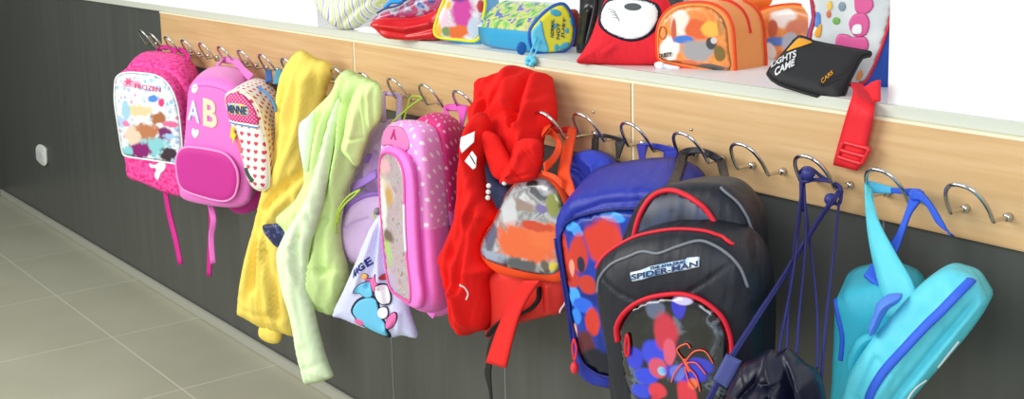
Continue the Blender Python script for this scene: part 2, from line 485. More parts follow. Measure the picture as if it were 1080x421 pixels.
def ell(cx, cy, rx, ry, n=14, rot=0):
    c, s = math.cos(rot), math.sin(rot)
    return [(cx + rx * math.cos(t) * c - ry * math.sin(t) * s, cy + rx * math.cos(t) * s + ry * math.sin(t) * c) for t in np.linspace(0, 2 * math.pi, n, endpoint=False)]
def sh(px, dx, dy): return [(x + dx, y + dy) for x, y in px]
def vec(a, b, Ya, Yb): return P(b[0], b[1], Yb) - P(a[0], a[1], Ya)
# ================================================================== the setting
def M_panel():
    k = NT('dark grey laminate', .38, .5)
    nz = k.n('ShaderNodeTexNoise'); nz.inputs['Scale'].default_value = 1; nz.inputs['Detail'].default_value = 4
    k.l(k.coord('Object', scale=(26, 26, 1.6)), nz.inputs['Vector'])
    cr = k.n('ShaderNodeValToRGB'); ramp(cr, [(.3, (74, 76, 73)), (.7, (83, 85, 82))]); k.l(nz.outputs[0], cr.inputs[0]); k.color(cr.outputs[0])
    return k.m
def M_wood():
    k = NT('beech laminate', .42, .4)
    nz = k.n('ShaderNodeTexNoise'); nz.inputs['Scale'].default_value = 1; nz.inputs['Detail'].default_value = 5; nz.inputs['Distortion'].default_value = .4
    k.l(k.coord('Object', scale=(4, 20, 95)), nz.inputs['Vector'])
    cr = k.n('ShaderNodeValToRGB'); ramp(cr, [(.25, (201, 162, 113)), (.5, (210, 173, 125)), (.75, (218, 184, 138))]); k.l(nz.outputs[0], cr.inputs[0]); k.color(cr.outputs[0])
    return k.m
TX0, TS, TY0 = -3.166, .5445, -.291
def M_floor():
    k = NT('beige stoneware tile', .35, .45)
    tc = k.coord('Object'); sp = k.n('ShaderNodeSeparateXYZ'); k.l(tc, sp.inputs[0])
    def line(o, c0):
        f = k.math('FRACT', k.math('DIVIDE', k.math('SUBTRACT', o, c0 - 50 * TS), TS))
        d = k.math('MULTIPLY', k.math('MINIMUM', f, k.math('SUBTRACT', 1, f)), TS)
        return k.math('LESS_THAN', d, .0022)
    g = k.math('MAXIMUM', line(sp.outputs[0], TX0), line(sp.outputs[1], TY0))
    nz = k.n('ShaderNodeTexNoise'); nz.inputs['Scale'].default_value = 3; nz.inputs['Detail'].default_value = 6; k.l(tc, nz.inputs[0])
    cr = k.n('ShaderNodeValToRGB'); ramp(cr, [(.3, (176, 176, 154)), (.7, (186, 186, 165))]); k.l(nz.outputs[0], cr.inputs[0])
    k.color(k.mix(g, cr.outputs[0], (214, 214, 198))); return k.m
WHITE = plain('white wall paint', (240, 241, 241), .8, .2, bump=.05)
PANEL, WOOD, FLOOR = M_panel(), M_wood(), M_floor()
SEAM = plain('pale joint strip', (128, 130, 134), .5, bump=0)
EDGE = plain('cream edge band', (236, 228, 198), .5, bump=0)
SILL = plain('grey green sill edge', (204, 208, 196), .4, bump=0)
SKIRT = plain('satin grey skirting', (168, 168, 156), .35, .5, bump=0)
Z = Free()
XL, XR = -5.98, 1.6
def struct(o): o['kind'] = 'structure'; return o
struct(boxes(Z, 'floor', [((XL, -3.2, -.1), (XR, .0, 0))], FLOOR))
NL, NR, ZS = -2.816 - .02, -1.121, .984
struct(boxes(Z, 'wall_back', [((XL, .0, .966), (NL, .34, 2.6)), ((NR, .0, .966), (XR, .34, 2.6)),
                              ((NL, .3, .966), (NR, .34, 1.75)), ((NL, .0, 1.75), (NR, .34, 2.6))], WHITE))
struct(boxes(Z, 'wall_back', [((XL, .0, 0), (XR, .1, .966))], PANEL))
struct(boxes(Z, 'wall_left', [((XL - .1, -3.2, 0), (XL, .34, 2.6))], PANEL))
struct(boxes(Z, 'trim_1', [((NL, .0, .966), (NR, .3, ZS))], plain('white shelf top', (238, 238, 240), .35, .5, bump=0)))
struct(box(Z, 'trim_2', (XL, -.012, .9665), (XR, .0, ZS), SILL, .0015))
bx0, bx1, bx2 = -3.845, -2.629, -1.646
zb0, zb1 = .8155, .966
for i, (a, b) in enumerate(((bx0, bx1), (bx1, bx2), (bx2, XR))):
    struct(box(Z, 'trim_%d' % (3 + i), (a + .0012, -.018, zb0), (b - .0012, 0, zb1), WOOD, .003))
struct(boxes(Z, 'trim_6', [((bx0, -.0185, zb1 - .004), (XR, -.0005, zb1 + .0005))], EDGE))
struct(boxes(Z, 'trim_7', [((x - .0025, -.0172, zb0 + .001), (x + .0025, -.002, zb1)) for x in (bx1, bx2)], EDGE))
xs = [P(932, 238, 0)[0], -2.5395, -2.0745]
for i, x in enumerate(xs):
    struct(boxes(Z, 'trim_%d' % (8 + i), [((x - .0016, -.0008, .03), (x + .0016, 0, zb0))], SEAM))
struct(box(Z, 'baseboard_back', (XL, -.012, 0), (XR, 0, .032), SKIRT, .003))
struct(box(Z, 'baseboard_left', (XL, -3.2, 0), (XL + .012, -.012, .032), SKIRT, .003))

# ------------------------------------------------------------------ wall switch
fr = Fr((45, 163), 0, 0)
t = Thing('light_switch', 'white rounded light switch on the dark wall, low at the far left', 'light switch', fr.o)
PL = plain('white switch plastic', (232, 233, 226), .35, .5, bump=0)
s = puff(t, 'plate', fr, [(40.2, 155), (42.5, 152), (46.5, 152.6), (50, 157), (51, 166), (51, 173), (48.5, 175), (44, 172), (41, 168), (40.2, 161)], PL, front=.006, R=.012, depth=0, back=0, lift=.006)
puff(Sub(t, s.ob), 'backing', fr, [(40.6, 156), (42.5, 153), (46.5, 153.4), (49.6, 157), (50.5, 166), (50.5, 172), (48.3, 174), (44, 171), (41.2, 167.5), (40.6, 161)], PL, front=0, R=.01, depth=.006, lift=.006)
decal(t, 'rocker', s, [(42, 158), (45, 158.6), (48.6, 160.6), (49.2, 170), (48, 172), (45, 170.4), (42.4, 168)], plain('switch rocker', (214, 218, 220), .3, .5, bump=0), thick=.003)

# ------------------------------------------------------------------ coat hooks: 24 alike along the board
CH = plain('polished steel', (205, 203, 200), .16, .5, 1.0, bump=0)
HX = [-.944 - .1283 * k for k in range(24)]; HZ = .8592
HL = ['empty steel coat hook, last on the right end of the board',
 'steel coat hook carrying the aqua bag strap and blue knot', 'steel coat hook wound with navy drawstring cords',
 'empty steel coat hook between the black backpack and the navy cords', 'steel coat hook holding the black backpack by its handle',
 'steel coat hook holding the blue backpack loop beside the board joint', 'steel coat hook with a black loop above the little blue bag',
 'steel coat hook at the red jacket shoulder with orange straps over it', 'coat hook hidden under the hood of the red jacket',
 'steel coat hook peeking out left of the red hood', 'steel coat hook holding the loop of the pink polka dot backpack',
 'steel coat hook with a lime green cord tied round it', 'steel coat hook holding the two pale lilac straps',
 'coat hook under the pale green hoodie', 'raised steel hook through the shoulder of the yellow jacket',
 'coat hook under the yellow jacket', 'steel hook beside the yellow jacket, light blue strap under it',
 'steel hook above the heart print bag, dark blue strap under it', 'second steel hook right of the pink letter backpack handle',
 'steel hook at the right half of the pink letter backpack handle', 'steel hook at the left half of the pink letter backpack handle',
 'empty steel hook just left of the pink letter backpack', 'steel hook over the right of the snowy pink backpack',
 'leftmost steel hook, mounted on the dark panel beyond the board']
# the leftmost two stand above the snowy backpack
HL[22] = 'second hook from the left end, above the snowy pink backpack'
def hook_mesh(q, hh, p=.036):
    w = .0318
    t = np.linspace(0, math.pi, 17)
    arch = [np.array([-w * (abs(math.cos(a)) ** .85) * (1 if math.cos(a) > 0 else -1), -p - q * math.sin(a) ** .75, hh * math.sin(a) ** .75]) for a in t]
    pts = [np.array([-w, 0, 0]), np.array([-w, -p * .5, 0]), np.array([-w, -p * .9, 0])] + arch + [np.array([w, -p * .9, 0]), np.array([w, -p * .5, 0]), np.array([w, 0, 0])]
    return pts
hook0 = None
for k in range(24):
    x = HX[k]; special = k in (7, 14)
    yb = -.0175 if x > bx0 else .0005
    if k in (0, 7, 14) or hook0 is None:
        t = Thing('coat_hook', HL[k], 'coat hook', (x + {7: .066, 14: .035}.get(k, 0), yb, HZ + (.006 if k == 14 else 0)), 'steel coat hooks along the wooden board')
        o3 = t.loc.copy()
        q, hh = (.012, .058) if k == 14 else (.030, .0475)
        tube(t, 'wire_loop', [o3 + v for v in hook_mesh(q, hh, {7: .075, 14: .058}.get(k, .036))], .0031, CH, sub=3, seg=8)
        for sgn in (-1, 1):
            c = o3 + np.array([sgn * .0318, 0, 0])
            tube(t, 'wall_peg', [c, c + [0, -.004, 0], c + [0, -.0075, 0], c + [0, -.009, 0]], [.0062, .0062, .0058, .003], CH, sub=1, seg=14)
        if k == 0: hook0 = t.root; hk = list(hook0.children)
    else:
        r = hook0.copy(); COL.objects.link(r); r.location = (x, yb, HZ); r['label'] = HL[k]
        for ch in hk:
            c = ch.copy(); COL.objects.link(c); c.parent = r
HY = -.018 - .036   # where straps sit on the hooks

# small steel screw heads left in the board above the hooks
for lab, px in (('tiny screw left in the board above the hook with the black loop', (626, 118)), ('tiny screw left in the board above the hook of the black backpack', (729.5, 136.5))):
    c = P(px[0], px[1], -.018)
    t = Free(c); o = tube(t, 'screw', [c, c + [0, -.002, 0], c + [0, -.0032, 0]], [.0028, .0028, .0012], CH, sub=1, seg=10); setp(o, lab, 'screw')
# ================================================================== hanging things, from left to right
GB = 'school bags on the hooks'
def noisefab(name, cols, scale, rough=.6):
    return blotch(name, cols, scale, rough, .35, 3, 'LINEAR')

# ---- 1 pink backpack with a snowy front
HOTP = noisefab('hot pink leaf print', [(.40, (222, 34, 128)), (.55, (240, 84, 168))], 90)
fr = Fr((160, 140), -.20, 32)
t = Thing('school_backpack', 'hot pink backpack with white and pale blue snowy front, farthest left', 'backpack', fr.W(0, -.2), GB)
fo = [(121.5, 92), (122.5, 82), (127, 76.5), (136, 74.5), (150, 75), (167, 77.5), (179, 84.5), (187, 96), (192, 112), (195, 135), (197, 160), (199, 185), (198, 203), (190, 207.5), (170, 202), (150, 193), (135, 187), (132.5, 170), (129, 157), (125, 132), (121.5, 108)]
s = puff(t, 'front_pocket', fr, fo, HOTP, front=.014, R=.03, V=vec((160, 80), (168, 74), -.20, -.165))
bo = sh(fo, 8, -7)
fb = fr.shift(-.04)
sb = puff(t, 'main_body', fb, sh(bo, 2, -1), HOTP, front=.012, R=.03, V=vec((160, 80), (172, 67), -.16, -.10), bulge=.02)
pan = [(123, 93), (124, 83), (128.5, 78), (137, 76), (150, 76.6), (166, 79), (177, 85.5), (185, 97), (190, 113), (193, 135), (195, 160), (196, 172), (184, 171), (160, 167.5), (133.5, 163), (130.5, 157), (126.5, 132), (123, 108)]
SNOW = watercolor('snowy print', fr, bg_flakes((228, 240, 243), [(0, (150, 200, 232)), (.35, (200, 226, 240)), (.6, (176, 196, 234)), (.85, (240, 170, 200))], 60, .36), [
    (166, 152, 15, 12, (136, 204, 210)), (150, 158, 12, 9, (136, 24, 110)), (181, 162, 9, 8, (60, 44, 56)), (158, 138, 16, 8, (186, 122, 80)), (143, 142, 8, 9, (232, 206, 180)), (150, 116, 14, 6, (226, 208, 160)), (171, 124, 8, 6, (170, 108, 64)), (136, 116, 5, 9, (160, 206, 224)), (178, 140, 7, 7, (120, 40, 104)), (139, 158, 6, 5, (136, 204, 210)),
    (165, 103, 5, 4, (84, 140, 220)), (174, 107, 4, 4, (226, 60, 124)), (183, 130, 7, 3.5, (234, 110, 156)), (131, 128, 6, 6, (176, 200, 240)), (182, 143, 6, 3, (160, 200, 234)), (137, 130, 4, 3, (232, 130, 176)), (143, 88, 11, 4, (240, 170, 200))], .55, .2, 90)
d = decal(t, 'front_panel', s, pan, SNOW, label='white and pale blue snowflake panel')
dT = Sub(t, d.ob)
piping(t, 'panel_piping', s, pan, .0026, plain('white piping', (238, 240, 240), .5), True, lift=.001)
PKT = plain('pink lettering', (226, 90, 140), .5)
lettering(dT, 'title_lettering', d, 'FROZEN', (146, 92), (173, 96.5), 5, PKT)
puff(dT, 'snowflake', fr, [(139 + (5.5 if i % 2 else 2.2) * math.sin(i * math.pi / 6), 85 - (5.5 if i % 2 else 2.2) * math.cos(i * math.pi / 6)) for i in range(12)], PKT, front=.001, R=.003, base=d, lift=.0005, smooth=0)
puff(t, 'white_crest', fr, [(161, 171), (166, 173), (172, 170), (178, 172), (177, 178), (173, 182), (170, 189), (166, 184), (168, 177), (162, 176)], plain('print white', (236, 236, 238), .5), front=.001, R=.003, base=s, lift=.0006)
strap(t, 'hanging_strap', [(174, 200, -.17), (179, 228, -.165), (185, 252, -.165), (190.5, 279, -.165)], .018, plain('magenta webbing', (208, 40, 140), .6), dirw=(.9, .4, 0))
DKP = plain('magenta webbing', (208, 40, 140), .6)
strap(t, 'hanging_loop', [(177, 60, -.085), (181, 54, -.06), (186, 52, HY), (193, 53.5, HY), (197, 57, -.06), (199, 63, -.085)], .014, DKP, dirw=(0, .6, .8))
strap(t, 'hanging_loop', [(163, 57, -.085), (170, 50, -.06), (178, 50, HY), (186, 55, -.07)], .014, DKP, dirw=(0, .6, .8))

# ---- 2 pink backpack with letters
ORCH = plain('orchid pink fabric', (232, 118, 204), .6, .35, sheen=.2)
fr = Fr((228, 140), -.21, 32)
t = Thing('school_backpack', 'orchid pink backpack with letter A and B patches and a magenta oval pocket', 'backpack', fr.W(0, -.22), GB)
fo = [(199, 94), (203, 86.5), (211, 82.5), (222, 81.5), (236, 84), (249, 91), (256, 103), (259, 120), (262, 150), (264, 180), (266, 200), (263, 213), (250, 219), (225, 217.5), (200, 212.5), (191, 207), (189.5, 190), (193, 165), (195.5, 140), (197.5, 112)]
s = puff(t, 'main_body', fr, fo, ORCH, front=.016, R=.035, V=vec((228, 90), (241, 77), -.21, -.11), bulge=.02)
pk = [(186, 172), (188, 162), (192, 157), (200, 155), (217, 157), (235, 161), (244, 168), (250, 179), (251.5, 190), (250, 200), (247, 207), (240, 211.5), (230, 211.5), (217, 208.5), (200, 203), (191, 197), (187.5, 186)]
MAG = plain('magenta fabric', (196, 40, 146), .6, .35, sheen=.2)
k = puff(t, 'front_pocket', fr.shift(.026), pk, MAG, front=.007, R=.02, depth=.03)
rim(Sub(t, k.ob), 'pocket_piping', k, .0034, plain('pale pink piping', (246, 150, 216), .5), lift=.001)
piping(t, 'seam', s, [(199, 96), (208, 91), (222, 90), (238, 94), (250, 102)], .0012, plain('dark orchid seam', (200, 84, 176), .6))
A = polka('pale blue dotted felt', (188, 206, 240), (240, 240, 250), 190, .25)
B = blotch('cream confetti felt', [(.3, (238, 222, 196)), (.52, (238, 210, 150)), (.6, (232, 150, 190)), (.66, (240, 228, 205))], 120, .7)
lettering(t, 'letter_patch', s, 'A', (201.5, 125), (215, 129), 22, A, thick=.0015, bold=.03, label='pale blue letter A patch')
lettering(t, 'letter_patch', s, 'B', (218.5, 131), (233, 135), 29, B, thick=.0015, bold=.03, label='cream letter B patch')
CRM = plain('cream felt', (244, 230, 226), .7)
decal(t, 'round_patch', s, ell(209, 92.5, 3.7, 5), CRM, .0015)
for dx in (-1.2, 1.2): decal(t, 'eye_dot', s, ell(209 + dx, 91.5, .5, .8, 8), DKP, .001, .0025)
decal(t, 'heart_patch', s, [(210, 145), (206.5, 140.5), (206.5, 135.5), (208.5, 133.8), (210, 136), (212.5, 135), (214.2, 137.5), (213.6, 141)], CRM, .0015)
strap(t, 'carry_handle', [(224, 78, -.13), (229, 70, -.10), (234, 63.5, -.062), (241, 63.5, HY), (248, 65, -.062), (256, 74, -.09), (265, 82, -.11)], .02, ORCH, .005, dirw=(.7, .5, .5))
strap(t, 'hanging_strap', [(222, 217, -.19), (223, 235, -.185), (221.5, 262, -.185), (220.5, 291, -.185)], .015, DKP, dirw=(.9, .4, 0))
strap(t, 'hanging_strap', [(221.5, 216, -.2), (225.5, 232, -.205), (223, 250, -.205), (225, 278, -.205)], .015, ORCH, dirw=(.6, .8, 0))
puff(t, 'shoulder_strap', fr.shift(-.1), [(262, 180), (278, 185), (279, 205), (272, 219), (258, 226), (245, 223), (240, 212)], MAG, front=.01, R=.02, depth=.02)  # lower back of the bag, no strap; its shade is painted as magenta

# ---- 3 little white bag with red hearts
HRT = hearts('white cloth with red hearts', (242, 236, 230), (214, 70, 96), 50, .24)
fr = Fr((262, 145), -.22, 32)
t = Thing('small_backpack', 'small white backpack printed with red hearts, between the letter bag and the yellow jacket', 'backpack', fr.W(0, -.14), GB)
fo = [(238, 104), (240, 98.5), (247, 95.5), (257, 97), (266, 104), (273, 115), (277, 130), (281, 150), (284, 175), (284, 196), (276, 201), (267, 197), (261, 187), (257, 170), (249, 145), (243.5, 127), (239.5, 113)]
s = puff(t, 'main_body', fr, fo, HRT, front=.014, R=.03, V=vec((258, 97), (279, 84), -.22, -.12), bulge=.02)
BLU = plain('cornflower trim', (72, 140, 206), .5)
up = [(239.5, 105), (241.5, 100), (248, 97), (257, 98.5), (265, 105.5), (271.5, 116), (275, 128), (274.5, 131), (262, 128.5), (243.5, 125.5), (241, 113)]
d = decal(t, 'upper_pocket', s, up, polka('raspberry polka', (214, 52, 128), (244, 190, 214), 150, .22), .0015)
w = decal(t, 'white_panel', s, [(242.5, 109), (252, 107.5), (264, 111), (266, 121), (256, 120), (244.5, 118.5)], blotch('pastel letter ground', [(.35, (240, 200, 120)), (.5, (140, 200, 230)), (.6, (240, 220, 150)), (.68, (150, 120, 190))], 70, .6), .0012, .002)
lettering(Sub(t, w.ob), 'name_lettering', w, 'MINNIE', (243.5, 117.5), (264.5, 120), 8.5, plain('navy print', (44, 70, 120), .5), bold=.01)
piping(t, 'zip', s, [(243.5, 127.5), (252, 129), (264, 131), (275, 133.5)], .005, plain('white zip tape', (238, 238, 236), .5), lift=-.001)
piping(t, 'zip', s, [(243.5, 127.6), (252, 129.2), (264, 131.3), (275, 133.8)], .0018, BLU, lift=.004)
puff(t, 'zip_pull', fr.shift(.018), [(244, 133), (247, 134), (247, 141), (249.5, 142), (245.5, 153), (245, 146), (242.5, 145.5)], plain('yellow enamel', (238, 214, 60), .4), front=.002, back=.002, R=.004, smooth=0)
piping(t, 'front_motif', s, [(251, 140), (254, 148), (257.5, 160)], .009, plain('coral print', (228, 120, 130), .6), lift=-.005)
piping(t, 'front_motif', s, [(262, 176), (265, 184), (270, 190)], .008, plain('bottle green print', (60, 84, 70), .6), lift=-.004)
rim(t, 'piping', s, .0022, plain('cream piping', (240, 228, 196), .5))
fb = fr.shift(-.05)
piping(t, 'blue_piping', s, [(262, 100), (270, 107), (277, 117), (281, 130)], .0001, BLU)
tube(t, 'blue_piping', [P(260, 89, -.165), P(268, 90, -.165), P(277, 95, -.165), P(284, 102, -.165), P(289, 110, -.165), P(291, 118, -.165)], .0032, BLU)
strap(t, 'shoulder_strap', [(284, 86, -.12), (283.5, 78, -.07), (283, 74, -.05)], .017, plain('deep blue webbing', (34, 98, 176), .6), dirw=(.9, .4, 0))
strap(t, 'shoulder_strap', [(292, 88, -.12), (293.5, 78, -.07), (294, 73.5, -.05)], .017, plain('turquoise webbing', (70, 160, 190), .6), dirw=(.9, .4, 0))

# ---- 4 yellow jacket
YEL = wrinkle('yellow fleece', (246, 219, 106), .85, .15, 30, .35)
fr = Fr((300, 200), -.14, 30)
t = Thing('child_jacket', 'yellow fleece jacket hanging bunched from one hook', 'jacket', fr.W(0, -.4))
yo = [(318, 52.5), (311, 56), (304, 64), (297, 78), (293, 97), (291, 115), (291.5, 135), (290, 153), (285, 177), (281, 190), (275, 208), (268, 240), (259, 272), (252.5, 308), (251.5, 320), (251.5, 332), (258, 335), (275, 345), (290, 350), (302, 353), (316, 354), (318, 330), (322, 300), (328, 270), (333, 240), (337, 210), (338, 170), (341, 130), (343, 103), (348, 87), (352, 77), (350, 69), (343, 63.5), (333, 61), (325, 55.5)]
s = puff(t, 'body', fr, yo, YEL, front=.05, R=.075, back=.006, maxn=9000, power=1.3, drape=(.016, .05, -.22), folds=[
    ([(318, 58), (310, 87), (303, 118), (299, 140)], -.022, 4), ([(322, 60), (316, 90), (311, 120), (308, 150)], .014, 6),
    ([(300, 75), (296, 110), (295, 140)], .010, 4),
    ([(324, 182), (309, 195), (296, 208), (286, 220), (281, 240), (277, 262), (276, 300)], -.024, 4.5),
    ([(308, 160), (297, 190), (283, 222), (272, 255), (263, 300)], .018, 7),
    ([(318, 140), (321, 165), (318, 185)], .012, 8), ([(322, 196), (306, 212), (294, 226)], .014, 6),
    ([(335, 70), (332, 95), (326, 130)], .012, 7), ([(341, 75), (337, 95), (331, 118)], -.010, 4),
    ([(285, 250), (290, 290), (294, 320)], .012, 5), ([(292, 262), (299, 300), (303, 330)], -.012, 4),
    ([(252, 317), (275, 327), (300, 331)], -.005, 2.5)])
puff(t, 'cuff', fr.shift(.006), [(275, 343), (273.5, 353), (279, 359), (288, 362.5), (295, 361), (297, 353), (296, 345), (286, 340)], YEL, front=.018, back=.018, R=.03)
NVP = blotch('navy lining print', [(.38, (30, 36, 84)), (.56, (96, 112, 168)), (.6, (38, 42, 92)), (.68, (210, 90, 120))], 60, .5, detail=3)
puff(t, 'lining', fr.shift(.066), [(277, 238), (283, 237), (296, 236), (304, 241), (302, 252), (293, 261), (286, 255), (279, 246)], NVP, front=.006, R=.012, back=.03, label='navy printed lining showing at the waist')

# ---- 5 pale green hoodie
GRN = wrinkle('pale green fleece', (213, 240, 160), .85, .15, 28, .35)
GRN_LIT = wrinkle('green fleece with painted light', (226, 246, 204), .85, .15, 28, .3)  # lit copy of the green fleece: strong light on the sleeve painted as colour
fr = Fr((345, 230), -.185, 28)
t = Thing('child_hoodie', 'pale green hooded fleece with one sleeve dangling to the skirting', 'hoodie', fr.W(0, -.45))
go = [(367, 73), (358, 79), (353, 91), (346, 101), (337, 110), (326, 122), (321, 140), (321, 165), (322, 180), (321, 194), (311, 211), (293, 227), (293, 232), (302, 243), (308, 270), (316, 300), (326, 314), (331, 322), (338, 328), (348, 332), (354, 332), (362, 312), (368, 294), (367, 280), (362, 262), (360, 240), (364, 214), (370, 196), (377, 178), (386, 152), (393, 136), (401, 126), (403.5, 108), (402.5, 93), (397, 85.5), (387, 81.5), (377, 77.5)]
s = puff(t, 'body', fr, go, GRN, front=.05, R=.07, back=.006, maxn=9000, power=1.2, drape=(.017, .045, -.2), folds=[
    ([(360, 85), (352, 105), (340, 130), (334, 165), (330, 200)], -.018, 3.5), ([(366, 82), (360, 110), (349, 150), (342, 200), (335, 240)], .016, 5),
    ([(372, 86), (366, 120), (357, 160), (353, 200), (351, 230)], -.016, 4), ([(378, 90), (372, 130), (364, 170), (360, 220), (356, 270)], .014, 5),
    ([(345, 104), (335, 125), (329, 160)], .012, 4), ([(330, 190), (318, 212), (305, 228)], -.012, 4), ([(325, 200), (310, 222), (300, 232)], .010, 4),
    ([(348, 230), (346, 255), (349, 282)], -.02, 4), ([(330, 240), (333, 280), (336, 315)], .014, 6), ([(340, 215), (337, 260), (328, 290)], -.018, 3.5),
    ([(330, 273), (349, 277)], .004, 2), ([(349, 284), (366, 280)], -.01, 2.5), ([(370, 240), (368, 280), (360, 315)], .012, 6),
    ([(368, 74), (374, 84), (376, 100)], .010, 3), ([(352, 325), (335, 318), (328, 308)], -.004, 2)])
puff(t, 'sleeve', fr.shift(.048), [(361, 96), (351, 115), (342, 145), (332, 180), (321, 213), (303, 242), (293.5, 262), (293, 275), (298, 304), (307, 333), (313, 370), (317.5, 388), (321.8, 403.5), (322.6, 405.8), (324, 406), (338, 403.2), (350.5, 398.2), (352.2, 397.2), (351.8, 395), (345, 378), (338, 353), (330.5, 322), (326, 305), (325, 285), (328, 258), (337, 230), (345, 195), (352, 155), (360, 118)], GRN_LIT,
     front=.03, R=.05, back=.01, maxn=6000, drape=(.011, .045, .15), folds=[([(326, 220), (314, 245), (312, 275), (314, 310), (323, 360)], .008, 4), ([(322, 230), (318, 260), (321, 300)], -.012, 3), ([(318.5, 389), (333, 385), (347, 379)], -.005, 1.8), ([(313, 250), (304, 262), (303, 300), (312, 340)], .006, 4)])
puff(t, 'sleeve', fr.shift(.052), [(381, 88), (396, 87), (403, 96), (403, 110), (401, 127), (391, 140), (384, 158), (378, 175.5), (370, 169), (361, 157.5), (364, 141), (369, 112)], GRN,
     front=.026, R=.045, back=.01, maxn=4000, drape=(.010, .045, -.2), folds=[([(364, 143), (376, 146), (389, 144)], -.006, 2), ([(390, 92), (380, 125), (372, 155)], .008, 5), ([(365, 158), (380, 168)], .004, 3)])
puff(t, 'white_lining', fr.shift(.03), [(317, 130), (325, 123), (332, 118), (330, 140), (327, 165), (323, 182), (318, 160), (316, 145)], wrinkle('white cotton lining', (238, 244, 240), .85, .15, 28, .3), front=.02, R=.03, back=.02)
piping(t, 'hood_seam', s, [(357, 86), (363, 80), (369, 82), (374, 90), (376, 102)], .0016, GRN)

# ---- 6 lilac backpack
LIL = wrinkle('lilac nylon', (206, 178, 222), .6, .35, 24, .4)
PUR = plain('purple trim', (150, 112, 200), .55)
fr = Fr((385, 210), -.10, 20)
t = Thing('school_backpack', 'limp lilac backpack with purple trim, squeezed behind the pink polka dot bag', 'backpack', fr.W(0, -.2), GB)
lo_ = [(403, 128), (393, 138), (386, 155), (377, 178), (370, 200), (363, 225), (358.5, 247), (364, 266), (374, 278), (390, 282), (410, 282), (424, 270), (428, 200), (426, 145), (416, 128)]
s = puff(t, 'main_body', fr, lo_, LIL, front=.03, R=.05, V=vec((400, 150), (406, 148), -.10, -.045), folds=[([(408, 135), (396, 160), (384, 190)], -.012, 4), ([(403, 150), (393, 170), (398, 195)], .01, 4), ([(404, 160), (402, 185), (405, 200)], -.012, 3)])
po = [(404, 201), (386, 205), (371, 214), (362, 230), (358.5, 247), (364, 265), (374, 277), (395, 280), (412, 275), (418, 240), (415, 205)]
k = puff(t, 'front_pocket', fr.shift(.032), po, LIL, front=.03, R=.05, depth=.025, folds=[([(372, 238), (385, 232), (397, 228)], -.005, 2)])
piping(Sub(t, k.ob), 'pocket_trim', k, [(408, 202), (390, 205), (375, 213), (366, 224), (361, 242), (364, 258), (372, 272)], .006, PUR, lift=.004)
strap(t, 'compression_strap', [(397, 183, -.145), (386, 190, -.15), (370, 199, -.14)], .02, PUR, dirw=(0, .3, 1))
puff(t, 'buckle', fr.shift(.04), [(388, 162), (391.5, 163), (388, 172), (384, 171)], PUR, front=.006, back=.004, R=.004, smooth=0)
strap(t, 'shoulder_strap', [(403.3, 99, -.058), (404, 110, -.07), (404.5, 122, -.085), (406, 134, -.075)], .012, LIL, dirw=(.7, .7, 0))
strap(t, 'shoulder_strap', [(421.5, 101, -.058), (421, 112, -.07), (420, 128, -.085)], .012, LIL, dirw=(.7, .7, 0))
strap(t, 'hanging_loop', [(403.3, 99, -.058), (410, 98.5, -.045), (421.5, 101, -.058)], .010, LIL, dirw=(0, .5, .8))

# ---- 7 blue gingham drawstring bag
LIME = plain('lime cord', (176, 214, 60), .5)
GING = gingham('pale blue gingham', (190, 196, 238), (222, 224, 248), 260, .25)
fr = Fr((395, 290), -.21, 30)
t = Thing('drawstring_bag', 'pale blue gingham drawstring bag with colourful applique, hanging below the lilac backpack', 'drawstring bag', fr.W(0, -.13))
do = [(404, 226), (396, 231), (386, 250), (375, 277), (362, 307), (351, 332), (362, 336.5), (377, 343), (388, 347), (400, 352), (413, 356.5), (424, 354), (439, 357), (441, 353), (436, 338), (431, 322), (427, 290), (420, 255), (412, 230)]
s = puff(t, 'bag_body', fr, do, GING, front=.018, R=.03, back=.016, maxn=3000, folds=[([(403, 228), (392, 262), (378, 305)], .008, 3), ([(404, 230), (397, 275), (392, 300)], -.008, 2.5), ([(406, 230), (404, 270), (404, 300)], .008, 2.5), ([(408, 232), (409, 280), (413, 320)], -.008, 3), ([(398, 232), (385, 265), (372, 290)], -.006, 2.5), ([(412, 345), (424, 330), (424, 350)], .006, 4)])
DNV = plain('dark blue embroidery', (36, 50, 130), .6)
for ch, a, b, h_ in (('A', (376.5, 291), (380.5, 288.5), 7.5), ('N', (380.8, 288.6), (384.8, 284.6), 8), ('G', (385.5, 284), (390.5, 280.5), 8), ('E', (392.3, 279.5), (396.8, 276.5), 8.5)):
    lettering(t, 'name_letter', s, ch, a, b, h_, DNV, bold=.03, up=(-.28, -1))
INK = plain('black outline felt', (30, 34, 60), .6)
def motif(px, c, nm, lift=.0006, sm=3):
    b = decal(t, 'applique_edge', s, [(np.mean([p[0] for p in px]) + (x - np.mean([p[0] for p in px])) * 1.12, np.mean([p[1] for p in px]) + (y - np.mean([p[1] for p in px])) * 1.12) for x, y in px], INK, .0012, lift, sm)
    decal(t, 'applique', s, px, plain('felt ' + nm, c, .7), .0012, lift + .0012, sm)
motif([(397 + (10 if i % 2 == 0 else 5) * math.cos(i * math.pi / 5), 297 + (10 if i % 2 == 0 else 5) * math.sin(i * math.pi / 5)) for i in range(10)], (232, 110, 170), 'pink')
motif([(380, 305), (384, 298), (392, 295), (396, 299), (398, 309), (391, 311), (385, 307)], (110, 196, 232), 'sky', .0022)
motif([(377, 325), (383, 315), (394, 311), (402, 314), (406, 330), (412, 340), (413, 352), (400, 349), (389, 342), (381, 333)], (110, 200, 234), 'sky', .0016)
motif(ell(409, 308, 7.5, 11, 12, -.4), (242, 242, 246), 'white', .003)
motif(ell(409, 327, 5.5, 6, 10), (242, 242, 246), 'white', .003)
motif(ell(418, 335, 5, 9, 10, .5), (236, 130, 180), 'pink', .0006)
motif(ell(384, 337, 5, 3.4, 10, .5), (226, 90, 150), 'pink', .0026)
